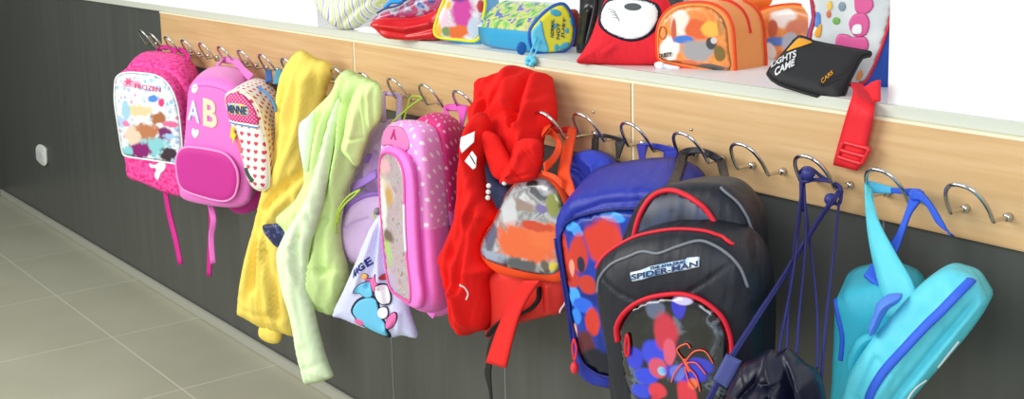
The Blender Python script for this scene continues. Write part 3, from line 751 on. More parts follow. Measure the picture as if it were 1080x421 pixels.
motif(ell(389, 289, 3, 3, 8), (240, 190, 110), 'apricot', .0006)
motif(ell(410, 290, 4, 3, 8), (180, 60, 60), 'cherry', .0036)
# lime draw cords: up to their hook, and down the side of the lilac bag
cz = [(404, 228, -.175), (407, 190, -.17), (408, 150, -.15), (412, 132, -.13), (425, 119, -.10), (438, 108, -.075), (447, 103, -.06)]
tube(t, 'draw_cord', [P(*p) for p in cz], .0019, LIME)
tube(t, 'draw_cord', [P(*p) for p in [(447, 103, -.06), (440, 101.5, -.055), (433, 102.5, -.056), (430, 112, -.07), (426, 127, -.09), (423, 140, -.09)]], .0019, LIME)
tube(t, 'draw_cord', [P(*p) for p in [(404, 228, -.17), (398, 222, -.175), (394, 226, -.175), (396, 232, -.18)]], .0019, LIME)
tube(t, 'draw_cord', [P(*p) for p in [(380, 200, -.17), (370, 205, -.18), (362, 213, -.19), (356, 224, -.195), (354, 238, -.19), (355, 246, -.185)]], .0019, LIME)
tube(t, 'draw_cord', [P(*p) for p in [(380, 200, -.17), (372, 208, -.18), (365, 214, -.19), (358, 224, -.195), (356, 236, -.19)]], .0019, LIME)
ball(t, 'cord_stop', P(398, 223, -.18), .008, plain('grey cord stop', (130, 130, 140), .5))

# ---- 8 pink polka dot backpack
PKP = plain('bubblegum pink', (238, 124, 212), .55, .4)
fr = Fr((425, 225), -.225, -6)
PK1 = polka('light pink polka', (240, 156, 224), (252, 234, 248), 46, .19, .5, vmin=fr.uv(440, 236)[1], low=(238, 124, 212))
PK2 = polka('deep pink polka', (206, 44, 120), (244, 170, 200), 50, .17, .5, vmin=fr.uv(440, 224)[1], low=(232, 112, 200))
t = Thing('school_backpack', 'pink polka dot backpack with clear picture pocket, left of the red jacket', 'backpack', fr.W(0, -.2), GB)
mo = [(410, 132), (420, 130.5), (431, 132.5), (441, 139), (446, 152), (449.5, 180), (453, 230), (457, 285), (458, 318), (452, 329), (440, 327), (422, 314), (412, 298), (406, 240), (402.5, 195), (403.5, 160), (406, 140)]
s = puff(t, 'middle_section', fr, mo, PK1, front=.010, R=.02, V=vec((440, 200), (461, 196), -.225, -.165), bulge=.03)
mb = fr.shift(-.055)
puff(t, 'main_body', mb, [(434, 131), (446, 123.5), (456, 125), (466, 133), (470, 150), (472, 190), (474, 230), (475, 290), (475, 322), (468, 331), (450, 330), (432, 320), (425, 290), (422, 200), (424, 150)], PK2, front=.008, R=.02, V=vec((450, 200), (469, 195), -.17, -.10), bulge=.03)
puff(t, 'lower_gusset', mb.shift(-.012), [(470, 225), (476, 232), (478, 270), (478, 322), (468, 332), (458, 330), (460, 260), (462, 225)], PKP, front=.012, R=.02, V=vec((450, 200), (464, 196), -.17, -.12), bulge=.03)
puff(t, 'hem_tab', mb, [(449, 328), (461, 329), (457, 336.5), (453, 333)], PKP, front=.003, back=.003, R=.005, smooth=0)
po = [(402.5, 172), (404, 159), (409, 155), (418, 155.5), (428, 163), (435, 178), (438, 200), (440, 250), (443, 290), (446, 312), (443, 325), (436, 325), (424, 317), (414, 306), (409, 280), (405, 235), (402.5, 200)]
k = puff(t, 'front_pocket', fr.shift(.024), po, PKP, front=.008, R=.015, V=vec((430, 200), (437, 199), -.245, -.215))
wo = [(404, 178), (406, 165), (411, 160.5), (420, 163), (427, 172), (431, 190), (431.5, 240), (433.5, 270), (437, 300), (436.5, 317), (428, 313.5), (415, 302.5), (410, 272), (406, 232), (404, 200)]
PRT = watercolor('clear pocket print', fr, bg_noise([(.35, (170, 150, 158)), (.45, (204, 168, 190)), (.52, (176, 170, 150)), (.6, (190, 182, 206)), (.68, (150, 120, 100))], 60, 4), [(412, 172, 8, 9, (232, 206, 160)), (422, 172, 5, 8, (236, 180, 190)), (416, 196, 12, 14, (226, 214, 190)), (414, 222, 6, 14, (178, 128, 96)), (426, 205, 4, 10, (204, 160, 90)), (420, 220, 4, 26, (228, 232, 232)), (412, 250, 6, 16, (210, 196, 200)), (424, 262, 5, 16, (176, 206, 120)), (426, 246, 5, 6, (110, 90, 80)), (418, 268, 7, 7, (170, 160, 214)), (421, 290, 8, 14, (222, 196, 180)), (430, 296, 5, 14, (190, 170, 210))], .5, .35, 60, .18, coat=.8)
d = decal(t, 'clear_window', k, wo, PRT, label='clear pocket window over a blurred pastel picture')
piping(Sub(t, d.ob), 'window_piping', k, wo, .0028, plain('rose piping', (226, 96, 170), .5), True, lift=.001)
piping(Sub(t, d.ob), 'window_piping', k, [(431.5, 215), (432, 240), (433.5, 265)], .0026, plain('white piping', (238, 240, 240), .5), lift=.003)
u = decal(t, 'top_panel', s, [(411, 134), (420, 132.5), (428, 134.5), (434, 142), (437, 155), (430, 160), (418, 153), (408, 153), (406.5, 145)], plain('rose net', (226, 130, 186), .45), .001)
lettering(Sub(t, u.ob), 'crown_emblem', u, 'A', (418, 146), (423.5, 147), 11, plain('raspberry print', (190, 50, 120), .5), up=(.05, -1))
ribbon(t, 'carry_handle', [(467, 131, -.10), (467.5, 120, -.085), (468.5, 112, -.06), (478, 110, -.05), (492, 112, -.055)], [(477, 133, -.10), (474, 120, -.085), (471, 117, -.066), (480, 117, -.056), (491, 118, -.06)], plain('violet pink webbing', (222, 90, 186), .5))
ribbon(t, 'carry_handle', [(482, 109.5, -.058), (484, 122, -.075), (486, 136, -.09)], [(494, 112, -.055), (491, 122, -.07), (488, 136, -.085)], plain('violet pink webbing', (222, 90, 186), .5))

# ---- 9 red jacket
RED = wrinkle('red fleece', (228, 28, 24), .8, .2, 30, .3)
fr = Fr((510, 240), -.165, 18)
t = Thing('child_jacket', 'red hooded fleece jacket with its hood pulled up over the hook', 'jacket', fr.W(0, -.25))
rb = [(505, 118), (496, 128), (491, 150), (487, 175), (486, 200), (484, 226), (475, 250), (468, 266), (469, 278), (473, 295), (477, 325), (481, 343), (490, 354), (503, 350), (517, 345), (518, 318), (516, 292), (522, 284), (512, 272), (510, 254), (519, 240), (527, 227), (519, 207), (515, 195), (513, 170), (518, 140), (516, 124)]
s = puff(t, 'body', fr.shift(.035), rb, RED, front=.06, R=.07, back=.006, maxn=8000, power=1.2, drape=(.020, .05, -.15), folds=[
    ([(500, 135), (503, 170), (510, 200), (518, 225)], .012, 5), ([(497, 165), (498, 200), (497, 240), (490, 265)], -.016, 5), ([(490, 215), (483, 250), (474, 270)], .012, 5),
    ([(513, 212), (503, 240), (499, 265), (498, 300)], -.022, 3), ([(482, 300), (487, 330), (491, 345)], -.014, 4), ([(495, 300), (502, 325), (506, 345)], .012, 5), ([(478, 285), (486, 300), (500, 300)], .008, 4)])
ho = [(500.5, 92), (503, 88.5), (525, 80), (538, 74), (548, 72), (558, 74), (570, 77.5), (582, 81), (584, 88), (586, 98), (588, 113), (587, 130), (578, 138), (574, 150), (574, 164), (570, 180), (566, 189), (548, 193), (531, 194.5), (529, 188), (538, 172), (534, 165), (526, 152), (520, 143), (511, 139), (504, 145), (500, 150), (496, 138), (494, 118), (500, 112)]
h = puff(t, 'hood', Fr((545, 150), -.14, 24, 40), ho, RED, front=.048, R=.06, back=.006, maxn=8000, power=1.2, drape=(.016, .05, -.3), folds=[
    ([(545, 75), (543, 100), (541, 125), (548, 150)], .014, 8), ([(565, 82), (560, 100), (553, 120), (552, 140)], -.024, 4), ([(505, 95), (515, 105), (520, 130)], -.012, 5), ([(532, 80), (522, 105), (512, 130)], -.012, 4),
    ([(510, 133), (530, 126), (551, 128)], .010, 4), ([(507, 140), (525, 133), (550, 134)], -.008, 2.5), ([(575, 90), (566, 120), (558, 160)], .014, 6), ([(549, 145), (546, 160), (537, 172)], -.02, 4), ([(548, 148), (558, 148), (570, 150)], .006, 3), ([(562, 155), (550, 180)], -.008, 3)])
puff(t, 'hood_opening', fr.shift(.055), [(511, 138), (522, 142), (530, 155), (536, 166), (540, 178), (530, 190), (520, 185), (513, 165), (509, 148)], RED, front=.012, R=.03, back=.02)
puff(t, 'sleeve', fr.shift(.088), [(548, 148), (560, 146), (570, 150), (572, 165), (569, 180), (566, 189), (548, 193), (531, 194), (529, 188), (537, 176), (544, 162)], RED, front=.03, R=.04, back=.01, maxn=4000, drape=(.012, .04, .5), folds=[([(560, 150), (552, 170), (540, 186)], .008, 4), ([(531, 187), (548, 186), (567, 181)], -.004, 2)])
NAV = wrinkle('navy lining', (32, 40, 72), .7, .3, 30, .3)
puff(t, 'navy_lining', fr.shift(.05), [(513, 173), (519, 175), (525, 190), (534, 196), (541, 204), (541, 228), (536, 234), (527, 222), (519, 206), (515, 195)], NAV, front=.015, R=.02, back=.02, label='navy lining')
for p in ((515.5, 196), (515, 202.5), (514.6, 208.6), (532, 193)):
    q = fr.shift(.1); ball(t, 'snap', q.W(*q.uv(*p)), .0045, plain('pearl white', (240, 236, 232), .3))
LB = plain('white satin label', (236, 234, 232), .5)
fl = fr.shift(.085)
puff(t, 'care_label', fl, [(486, 145), (501, 138.5), (500, 150), (487, 162), (485, 155)], LB, front=.0015, back=.0015, R=.003, smooth=0)
cl = puff(t, 'care_label', fl, [(490, 170), (498, 159), (503, 166), (502, 177), (499, 179)], LB, front=.0015, back=.0015, R=.003, smooth=0)
for i in range(3): piping(Sub(t, cl.ob), 'print_line', cl, [(496 + i * 1.5, 163 + i * 2.2), (499.3 + i * 1.2, 168.5 + i * 2.2)], .0008, INK, lift=.001)
piping(t, 'pocket_seam', s, [(500, 294), (504, 296), (507, 304), (506, 310)], .0016, LB)
def patch(Tp, sf, px, c, nm, lift=.0005, rough=.3, sm=3, name='print_shape', thick=.0006):
    return puff(Tp, name, sf.fr, px, plain('print ' + nm, c, rough), front=thick, R=.004, base=sf, lift=lift, smooth=sm, maxn=220)
# ---- 10 red backpack with picture pouch
RDB = plain('scarlet nylon', (222, 44, 36), .5, .4)
ORG = plain('orange red webbing', (240, 76, 30), .55)
BLK = plain('black nylon', (26, 26, 28), .55, .4)
fr = Fr((555, 260), -.15, 14)
t = Thing('school_backpack', 'red backpack with clear picture pouch and orange straps, half hidden behind the red jacket', 'backpack', fr.W(0, -.15), GB)
lo_ = [(516, 285), (540, 278), (575, 276), (597, 282), (600, 300), (598, 315), (592, 330), (580, 333), (560, 338), (545, 342.5), (525, 352), (515, 357), (513, 340), (514, 310)]
s = puff(t, 'main_body', fr, lo_, RDB, front=.02, R=.03, V=vec((560, 250), (566, 247), -.15, -.08), folds=[([(585, 300), (586, 328)], .006, 4), ([(578, 300), (577, 330)], -.006, 3), ([(563, 300), (550, 320)], -.006, 4)])
piping(t, 'white_piping', s, [(600, 298), (598.5, 315), (592.5, 329)], .0018, plain('white piping', (238, 240, 240), .5), lift=.004)
piping(t, 'zip', s, [(576, 300), (575, 314), (567, 323), (553, 329), (535, 337), (520, 352)], .0062, BLK, lift=.004, flat=.5)
fp = fr.shift(.035)
po = [(570, 183), (584, 187), (594, 198), (601, 215), (604, 245), (602, 275), (597, 297), (575, 297), (550, 294), (527, 288.5), (513, 276), (508, 263), (512, 247), (524, 228), (533, 207), (545, 191), (558, 184)]
k = puff(t, 'picture_pouch', fp, po, ORG, front=.02, R=.035, V=vec((560, 250), (565, 248), -.185, -.14))
CAR = watercolor('grey and orange pouch print', fp, bg_noise([(.32, (84, 88, 92)), (.45, (176, 178, 182)), (.55, (130, 132, 130)), (.68, (208, 208, 212))], 30, 4, .8), [
    (562, 190, 9, 6, (196, 198, 202)), (568, 192, 6, 5, (54, 56, 60)), (590, 214, 8, 12, (140, 146, 70)), (580, 218, 6, 5, (116, 104, 156)), (556, 214, 12, 7, (150, 130, 120)), (545, 222, 8, 16, (200, 202, 206)),
    (562, 256, 34, 20, (222, 96, 46)), (585, 248, 22, 14, (226, 104, 52)), (572, 236, 18, 5, (196, 62, 34)), (524, 246, 8, 16, (92, 92, 116)), (530, 270, 20, 6, (150, 160, 184)), (556, 276, 20, 7, (74, 78, 84)), (583, 278, 6, 6, (90, 84, 74)), (592, 279, 6, 5, (216, 196, 70)), (512, 262, 6, 8, (120, 140, 170))], .5, .2, 70, .2, coat=.8)
wo = [(569, 185), (582, 189), (592, 200), (599, 217), (601, 245), (599, 270), (594, 285), (575, 287), (550, 282), (528, 275), (514, 269), (511, 262), (515, 248), (527, 229), (536, 208), (547, 193), (558, 186)]
d = decal(t, 'clear_window', k, wo, CAR, label='clear pouch window over a grey and orange picture'); dT = Sub(t, d.ob)
def patch(Tp, sf, px, c, nm, lift=.0005, rough=.3, sm=3, name='print_shape', thick=.0006):
    return puff(Tp, name, sf.fr, px, plain('print ' + nm, c, rough), front=thick, R=.004, base=sf, lift=lift, smooth=sm, maxn=220)
ribbon(t, 'hanging_strap', [(553, 296, -.205), (540, 313, -.20), (530, 335, -.20), (522, 355, -.20), (513, 382.5, -.20)], [(570, 296, -.205), (558, 313, -.20), (549, 330, -.20), (542, 353, -.20), (533.5, 388, -.20)], plain('red webbing', (234, 40, 38), .6), .004)
ribbon(t, 'strap_tail', [(524, 345, -.19), (515, 365, -.195), (513, 385, -.195), (511.5, 394, -.195), (516, 412, -.195), (517, 424, -.195)], [(529, 348, -.19), (520, 368, -.195), (518.5, 386, -.195), (517.5, 394, -.195), (518.6, 412, -.195), (519.5, 424, -.195)], BLK)
ribbon(t, 'shoulder_strap', [(600, 134, -.058), (597, 147, -.09), (592, 167, -.13), (589, 184, -.17), (593, 195, -.19), (604, 212, -.20)], [(609, 137, -.055), (606, 150, -.09), (603, 167, -.13), (601, 182, -.17), (605, 196, -.19), (609, 213, -.20)], ORG, .004)
ribbon(t, 'shoulder_strap', [(575, 130, -.09), (572, 145, -.15), (578, 140, -.12), (587, 150, -.12), (583, 162, -.15), (574, 172, -.19)], [(582, 130, -.08), (579, 136, -.14), (583, 137, -.12), (593, 153, -.12), (588, 168, -.15), (575, 182, -.19)], ORG, .004)
ribbon(t, 'hanging_loop', [(579, 129, -.075), (588, 135, -.06), (600, 133, -.055)], [(580, 134, -.08), (589, 140, -.065), (601, 139, -.06)], plain('red webbing', (234, 40, 38), .6), .004)
ribbon(t, 'pouch_band', [(572, 180, -.195), (585, 184, -.20), (594, 190, -.195)], [(573, 185, -.20), (584, 190, -.205), (594, 200, -.20)], ORG, .004)

# ---- 11 little blue bag
BL2 = wrinkle('royal blue nylon', (46, 66, 190), .5, .4, 26, .4)
fr = Fr((625, 185), -.085, 15)
t = Thing('small_backpack', 'little royal blue bag tucked behind the big blue backpack under a black loop', 'bag', fr.W(0, -.08), GB)
s = puff(t, 'bag_body', fr, [(599, 172), (604, 164), (612, 160), (623, 158.5), (636, 162.5), (647, 171), (653, 185), (652, 212), (625, 222), (600, 215), (597, 192)], BL2, front=.03, R=.04, V=vec((625, 185), (629, 183), -.085, -.04), folds=[([(603, 172), (620, 180), (630, 196)], -.01, 3), ([(622, 163), (634, 172), (640, 185)], .01, 4)])
lettering(t, 'yellow_lettering', s, 'MAX', (603.5, 190), (614, 201), 8, plain('yellow print', (226, 206, 60), .5), bold=.02, up=(.2, -1))
ribbon(t, 'hanging_loop', [(626, 144, -.055), (634, 141, -.05), (646, 143, -.046), (659, 147, -.05)], [(627, 147, -.055), (635, 145, -.05), (647, 147, -.046), (659, 151, -.05)], BLK)
ribbon(t, 'hanging_loop', [(625, 145, -.055), (624.5, 152, -.06), (624, 160, -.07)], [(631, 146, -.055), (631, 152, -.06), (631, 160, -.07)], BLK)
ribbon(t, 'hanging_loop', [(649, 150, -.055), (650, 158, -.06), (650, 167, -.07)], [(660, 148, -.05), (656, 158, -.06), (653, 167, -.07)], BLK)

# ---- 12 big blue backpack
RBL = wrinkle('cobalt nylon', (28, 44, 158), .5, .45, 26, .4)
DBL = plain('navy blue trim', (24, 32, 112), .5)
fr = Fr((665, 300), -.20, 16)
t = Thing('school_backpack', 'big cobalt blue backpack with red shapes on its front, half behind the black backpack', 'backpack', fr.W(0, -.17), GB)
fo = [(586.5, 240), (590, 224), (599, 212), (613, 204.5), (643, 199), (677, 196), (705, 200), (724, 214), (732, 240), (736, 300), (736, 380), (720, 404), (670, 411), (632, 408), (613, 396), (605, 365), (600.5, 330), (594, 290), (588.5, 262)]
s = puff(t, 'main_body', fr, fo, RBL, front=.02, R=.04, V=vec((665, 197), (686, 167), -.20, -.09), bulge=.015, maxn=5000, drape=(.004, .07, .3), folds=[([(600, 240), (612, 224), (640, 213), (680, 210)], -.006, 3)])
pn = [(598, 246), (603, 234), (616, 226), (643, 219.5), (675, 217), (700, 222), (712, 245), (716, 300), (714, 370), (700, 392), (660, 396), (634, 388), (620, 375), (612, 345), (605, 300), (600, 268)]
BPR = watercolor('blue burst print', fr, bg_noise([(.3, (18, 36, 118)), (.6, (26, 60, 170)), (.75, (16, 28, 90))], 20, 2, 1.0), [
    (612, 236, 9, 5, (60, 150, 236)), (618, 242, 6, 5, (60, 150, 236)), (655, 226, 14, 5, (60, 150, 236)), (614, 308, 7, 10, (70, 160, 240)), (624, 318, 10, 8, (40, 100, 220)), (616, 330, 6, 8, (50, 130, 230)),
    (646, 252, 20, 25, (212, 58, 42)), (603, 268, 6, 24, (204, 54, 40)), (619, 264, 10, 22, (200, 56, 42)), (612, 290, 10, 10, (190, 52, 40)), (628, 296, 9, 10, (196, 56, 42)), (612, 280, 3, 9, (230, 150, 130)), (622, 276, 4, 9, (40, 36, 60)), (634, 335, 8, 14, (206, 56, 44)), (614, 345, 4, 8, (238, 160, 124)), (626, 366, 12, 20, (92, 40, 46)), (640, 380, 20, 16, (24, 26, 40))], .35, .14, 50, .35)
d = decal(t, 'front_panel', s, pn, BPR, .004, .001, label='blue burst print panel'); dT = Sub(t, d.ob)
piping(dT, 'panel_piping', s, pn, .0028, DBL, True, lift=.004)
z = fr.shift(.03)
tube(t, 'zip_pull', [z.W(*z.uv(*p)) for p in ((605, 358), (603.8, 366), (604.5, 374), (606, 380), (607.6, 374), (608, 366), (606, 359))], .0018, plain('coral cord', (232, 56, 70), .5), True)
ball(t, 'zip_pull_knot', z.W(*z.uv(606, 388)), .007, plain('coral cord', (232, 56, 70), .5), (1, 1, 1.5))
piping(t, 'zip', s, [(590, 250), (596, 285), (602, 320), (606, 350), (608, 360)], .003, DBL, lift=.001)
ribbon(t, 'hanging_loop', [(672, 152, -.055), (684, 150.5, -.05), (700, 153, -.048), (716, 157, -.05)], [(672, 156, -.056), (685, 155, -.05), (700, 160, -.048), (715, 164, -.05)], RBL)
ribbon(t, 'hanging_loop', [(671.5, 153, -.056), (673, 160, -.07), (675, 172, -.09)], [(683, 154, -.054), (681, 162, -.07), (680, 172, -.09)], RBL)
ribbon(t, 'hanging_loop', [(701, 158, -.05), (700, 165, -.06), (700, 172, -.085)], [(716, 157, -.05), (714, 165, -.06), (712, 172, -.085)], RBL)

# ---- 13 black backpack
BK = wrinkle('black backpack nylon', (22, 25, 36), .5, .4, 22, .6)
RZ = plain('red zip tape', (216, 34, 52), .5)
fr = Fr((725, 310), -.325, 22)
t = Thing('school_backpack', 'large black backpack with red zips and a round picture pocket, its top zip gaping open', 'backpack', fr.W(0, -.19), GB)
bo = [(652, 270), (661, 240), (674, 213), (692, 199.5), (715, 194), (740, 192.5), (760, 195), (775, 205), (788, 223), (795, 248), (797, 290), (798, 330), (799, 370), (799, 415), (795, 450), (725, 462), (660, 450), (643, 405), (645, 330)]
fb = fr.shift(-.055)
s = puff(t, 'main_body', fb, bo, BK, front=.03, R=.06, V=-fb.n * .075 + np.array([0, 0, .01]), scale_back=.92, maxn=5000, drape=(.004, .06, .3))
zp = [(676.5, 262), (677, 246), (682, 224), (690, 208), (700, 200.5), (715, 198.5), (732, 203.5), (748, 212), (760, 226), (768, 240), (775, 252), (776, 262)]
INN = blotch('dark blue lining with painted sheen', [(.38, (12, 14, 20)), (.6, (56, 70, 102))], 12, .4, .5, 2, 'LINEAR')  # sheen on the lining is painted in as paler blue blotches
d = decal(t, 'gaping_opening', s, zp + [(760, 275), (720, 280), (690, 275)], INN, .001, label='dark blue lining in the open zip')
piping(t, 'zip', s, zp, .0038, RZ, lift=.003)
piping(t, 'piping', s, [(762, 196.5), (775, 207), (783, 216), (790, 229), (795, 246)], .002, plain('grey piping', (110, 116, 126), .4, .6), lift=.002)
z = fb.shift(.036)
tube(t, 'zip_pull', [z.W(*z.uv(*p)) for p in ((774, 252), (777, 260), (782, 270), (785, 269), (781, 260), (777, 252))], .002, RZ, True)
po = [(629.5, 300), (629.5, 286), (634, 274), (647, 262), (668, 250.5), (690, 244.5), (715, 241.5), (743, 243.5), (762, 249.5), (778, 259), (790, 275), (797, 300), (800, 330), (800, 370), (798, 415), (790, 446), (725, 456), (662, 446), (647, 405), (640, 360), (633.5, 328)]
fp = fr.shift(.02)
k = puff(t, 'front_compartment', fp, po, BK, front=.035, R=.07, V=-fp.n * .065 + np.array([0, 0, .004]), maxn=6000, folds=[([(642, 287), (660, 300), (682, 310)], -.004, 1.6), ([(775, 275), (755, 290), (738, 300)], -.004, 1.6)])
kT = Sub(t, k.ob)
piping(t, 'zip', k, [(632.5, 281), (637, 271), (648, 261.5), (668, 250.5), (690, 244.5), (715, 241.5), (743, 243.5), (762, 249.5), (775, 257)], .0026, RZ, lift=.001)
piping(kT, 'piping', k, [(637, 305), (640, 289), (653, 274), (672, 265.5), (686, 260.5), (703, 262), (722, 255.5), (743, 250.5), (760, 256), (775, 266), (786, 280), (793, 300)], .0021, plain('grey piping', (110, 116, 126), .4, .6), lift=.001)
bd = [(675, 281), (686, 278.5), (696, 274.5), (715, 270.5), (733, 267.5), (734, 265.8), (747, 265), (747.5, 275), (735, 278), (720, 280.5), (701, 284.5), (690, 288), (678, 290.5)]
b = decal(kT, 'name_badge', k, bd, blotch('icy badge', [(.35, (130, 180, 226)), (.55, (214, 228, 240)), (.7, (240, 244, 248))], 40, .4, interp='LINEAR'), .0016, smooth=0, label='white and ice blue name badge')
lettering(kT, 'badge_lettering', b, 'SPIDER-MAN', (678.5, 288), (746.5, 274), 5.6, plain('badge navy', (40, 56, 96), .4), up=(-.12, -1), bold=.01)
lettering(kT, 'badge_lettering', b, 'THE AMAZING', (697, 277.5), (733, 270.5), 2.6, plain('badge navy', (40, 56, 96), .4), up=(-.12, -1))
rp = [(664, 352), (663, 338), (670, 324), (682, 313), (697, 306), (715, 302.5), (733, 302), (750, 307), (764, 317), (774, 330), (780, 350), (781, 375), (778, 405), (768, 432), (720, 442), (688, 432), (672, 400), (667, 375)]
RPR = watercolor('glossy black pocket print', fp, bg_noise([(.45, (9, 10, 13)), (.56, (24, 28, 36)), (.64, (96, 106, 118)), (.7, (14, 16, 22))], 24, 3, .7), [
    (706, 318, 10, 10, (86, 96, 124)), (729, 316, 7, 12, (44, 44, 190)), (733, 308, 9, 4, (196, 190, 226)), (684, 368, 8, 12, (38, 50, 206)), (703, 362, 12, 13, (44, 60, 210)), (694, 386, 12, 8, (34, 60, 214)), (716, 338, 13, 19, (196, 36, 62)), (720, 362, 6, 14, (214, 80, 110)), (708, 378, 9, 9, (206, 70, 100)), (712, 381, 4, 4, (140, 190, 220)),
    (738, 384, 22, 10, (40, 46, 204)), (752, 376, 12, 8, (44, 50, 190)), (728, 382, 8, 8, (96, 110, 210)), (690, 402, 10, 8, (36, 60, 206)), (708, 402, 9, 8, (214, 44, 64)), (706, 418, 7, 12, (206, 34, 58)), (738, 404, 10, 14, (214, 38, 62)), (744, 394, 6, 6, (240, 110, 70))], .42, .16, 46, .14, coat=1)
d = decal(t, 'round_pocket', k, rp, RPR, .006, .001, label='glossy black round pocket'); dT = Sub(t, d.ob)
piping(t, 'pocket_zip', k, rp[:12], .0056, RZ, lift=.004, flat=.6)
SPD = plain('orange line print', (234, 96, 70), .4)
for ln in ([(735, 369), (728, 358), (738, 352), (742, 357)], [(737, 370), (746, 360), (757, 360), (765, 373)], [(738, 372), (748, 372), (758, 384)], [(738, 375), (748, 386), (752, 402)], [(734, 372), (726, 382), (722, 392)], [(736, 376), (740, 390), (746, 398)]):
    piping(dT, 'emblem_line', d, ln, .0011, SPD, lift=.002)
piping(dT, 'emblem_body', d, [(735, 368), (738, 374), (741, 381)], [.0018, .0032, .0012] and .0028, SPD, lift=.001)
z = fp.shift(.045)
tube(t, 'zip_pull', [z.W(*z.uv(*p)) for p in ((661, 353), (659.5, 366), (660.5, 375), (662.5, 375), (663.5, 366), (662.5, 355))], .0019, RZ, True)
z = fb.shift(.02)
tube(t, 'side_zip', [z.W(*z.uv(*p)) for p in ((796, 320), (802, 328), (806, 338), (809, 352), (808, 362), (804, 367))], .0042, RZ)
ribbon(t, 'carry_handle', [(717, 160, -.062), (713, 172, -.10), (709, 184, -.16), (703, 197, -.25)], [(726, 163, -.060), (723, 174, -.10), (719, 185, -.16), (715, 198, -.25)], BK, .005)
ribbon(t, 'carry_handle', [(718, 160, -.062), (725, 156.5, -.054), (737, 155.5, -.05), (750, 159.5, -.05), (762, 167, -.058)], [(725, 164, -.062), (730, 162.5, -.056), (740, 162, -.052), (750, 167, -.052), (757, 172, -.058)], BK, .005)
ribbon(t, 'carry_handle', [(756, 170, -.060), (758, 180, -.09), (760, 190, -.15), (761, 204, -.23)], [(765, 169, -.058), (768, 180, -.09), (770, 190, -.15), (772, 206, -.23)], BK, .005)

# ---- 14 navy drawstring bag
NVC = plain('navy cord', (44, 46, 112), .55)
NVB = wrinkle('navy ripstop', (14, 17, 42), .4, .5, 22, .7, .008)
fr = Fr((812, 410), -.35, 24)
t = Thing('drawstring_bag', 'crumpled navy drawstring bag hanging low on long cords beside the black backpack', 'drawstring bag', fr.W(0, -.06))
no = [(762, 440), (768, 412), (776, 394), (786, 382), (799, 376), (811, 368), (822, 371), (831, 366.5), (841, 374), (850, 383), (862, 390), (868, 403), (872, 425), (874, 460), (820, 480), (768, 470)]
s = puff(t, 'bag_body', fr, no, NVB, front=.05, R=.06, back=.01, maxn=7000, drape=(.014, .045, .5), folds=[([(812, 370), (805, 395), (790, 412)], -.018, 3.5), ([(812, 370), (822, 388), (831, 405), (833, 425)], .018, 4), ([(829, 370), (838, 390), (846, 415)], -.018, 4), ([(818, 405), (800, 412), (788, 425)], .02, 6), ([(841, 380), (852, 400), (858, 425)], .016, 4), ([(790, 385), (778, 405)], .012, 4), ([(812, 396), (828, 396)], -.012, 3)])
bl = lambda *a: [P(*p) for p in a]
for pts in ([(845, 190, -.062), (844, 225, -.10), (836, 290, -.23), (823, 362, -.32), (822, 378, -.34)], [(848, 192, -.062), (850, 250, -.15), (843, 330, -.27), (840, 376, -.33)], [(847, 196, -.062), (855, 262, -.15), (862, 330, -.25), (862, 388, -.32)], [(885, 212, -.062), (880, 262, -.15), (872, 330, -.25), (866, 402, -.32)], [(847, 190, -.062), (840, 240, -.14), (832, 310, -.25), (830, 372, -.33)]):
    tube(t, 'draw_cord', bl(*pts), .0019, NVC)
tube(t, 'draw_cord', bl((885, 201, -.062), (868, 224, -.09), (830, 284, -.22), (795, 338, -.34), (770, 377, -.42), (757, 402, -.43), (745, 424, -.435)), .0026, NVC)
tube(t, 'draw_cord', bl((887, 203, -.062), (869, 226, -.088), (831.5, 286, -.218), (797, 339.5, -.338), (772, 378.5, -.418), (759, 403.5, -.428), (747.5, 424, -.433)), .0022, NVC)
q = Fr((767, 391), -.43, 35)
puff(t, 'cord_tag', q, [(766, 373), (782.5, 381), (767, 410), (752, 400)], plain('slate blue tag', (70, 78, 138), .6), front=.004, back=.004, R=.006, smooth=0, label='slate blue cord tag')
ball(t, 'cord_bead', P(852.5, 183, -.066), .0105, plain('navy bead', (56, 60, 130), .4))
ball(t, 'cord_bead', P(876, 210.5, -.066), .0095, plain('navy bead', (56, 60, 130), .4))
tube(t, 'draw_cord', bl((843, 183, -.058), (848, 177.5, -.060), (856, 178, -.058), (866, 186, -.052), (884, 197, -.05), (888, 203, -.054)), .0026, NVC)
tube(t, 'draw_cord', bl((843, 184, -.062), (847, 192, -.066), (860, 189.5, -.06), (876, 192, -.055), (886, 197, -.055), (887, 208, -.06), (884, 216, -.064), (877, 211, -.066)), .0026, NVC)
tube(t, 'draw_cord', bl((845, 184, -.062), (846, 195, -.064), (846, 222, -.09)), .0042, NVC)

# ---- 15 aqua lunch bag
AQ = wrinkle('aqua nylon', (92, 206, 224), .55, .4, 24, .45)
AQD = wrinkle('teal nylon', (52, 176, 200), .55, .4, 24, .45)
BLT = plain('bright blue webbing', (52, 96, 214), .55)
fr = Fr((955, 365), -.20, 28)
t = Thing('lunch_bag', 'aqua and blue lunch bag hanging askew, alone at the far right', 'bag', fr.W(0, -.12), GB)
fb = fr.shift(-.05)
s = puff(t, 'back_section', fb, [(880.5, 322), (883.5, 313), (893, 306.5), (907, 303), (925, 299), (945, 303), (965, 315), (970, 345), (955, 390), (935, 440), (880, 440), (877.5, 400), (879, 360)], AQD, front=.02, R=.04, V=-fb.n * .07 + np.array([.0, 0, .012]))
piping(t, 'piping', s, [(882, 316), (886, 331), (890.5, 349), (890.5, 362), (889, 376)], .0034, BLT)
fo = [(962, 309), (978, 296), (991, 288), (1001, 285), (1013, 287.5), (1027, 293), (1036, 305), (1042.5, 320), (1024, 349), (1004, 373), (983, 397), (962, 421), (940, 446), (884, 446), (891, 412), (898, 391), (912, 368), (933, 342)]
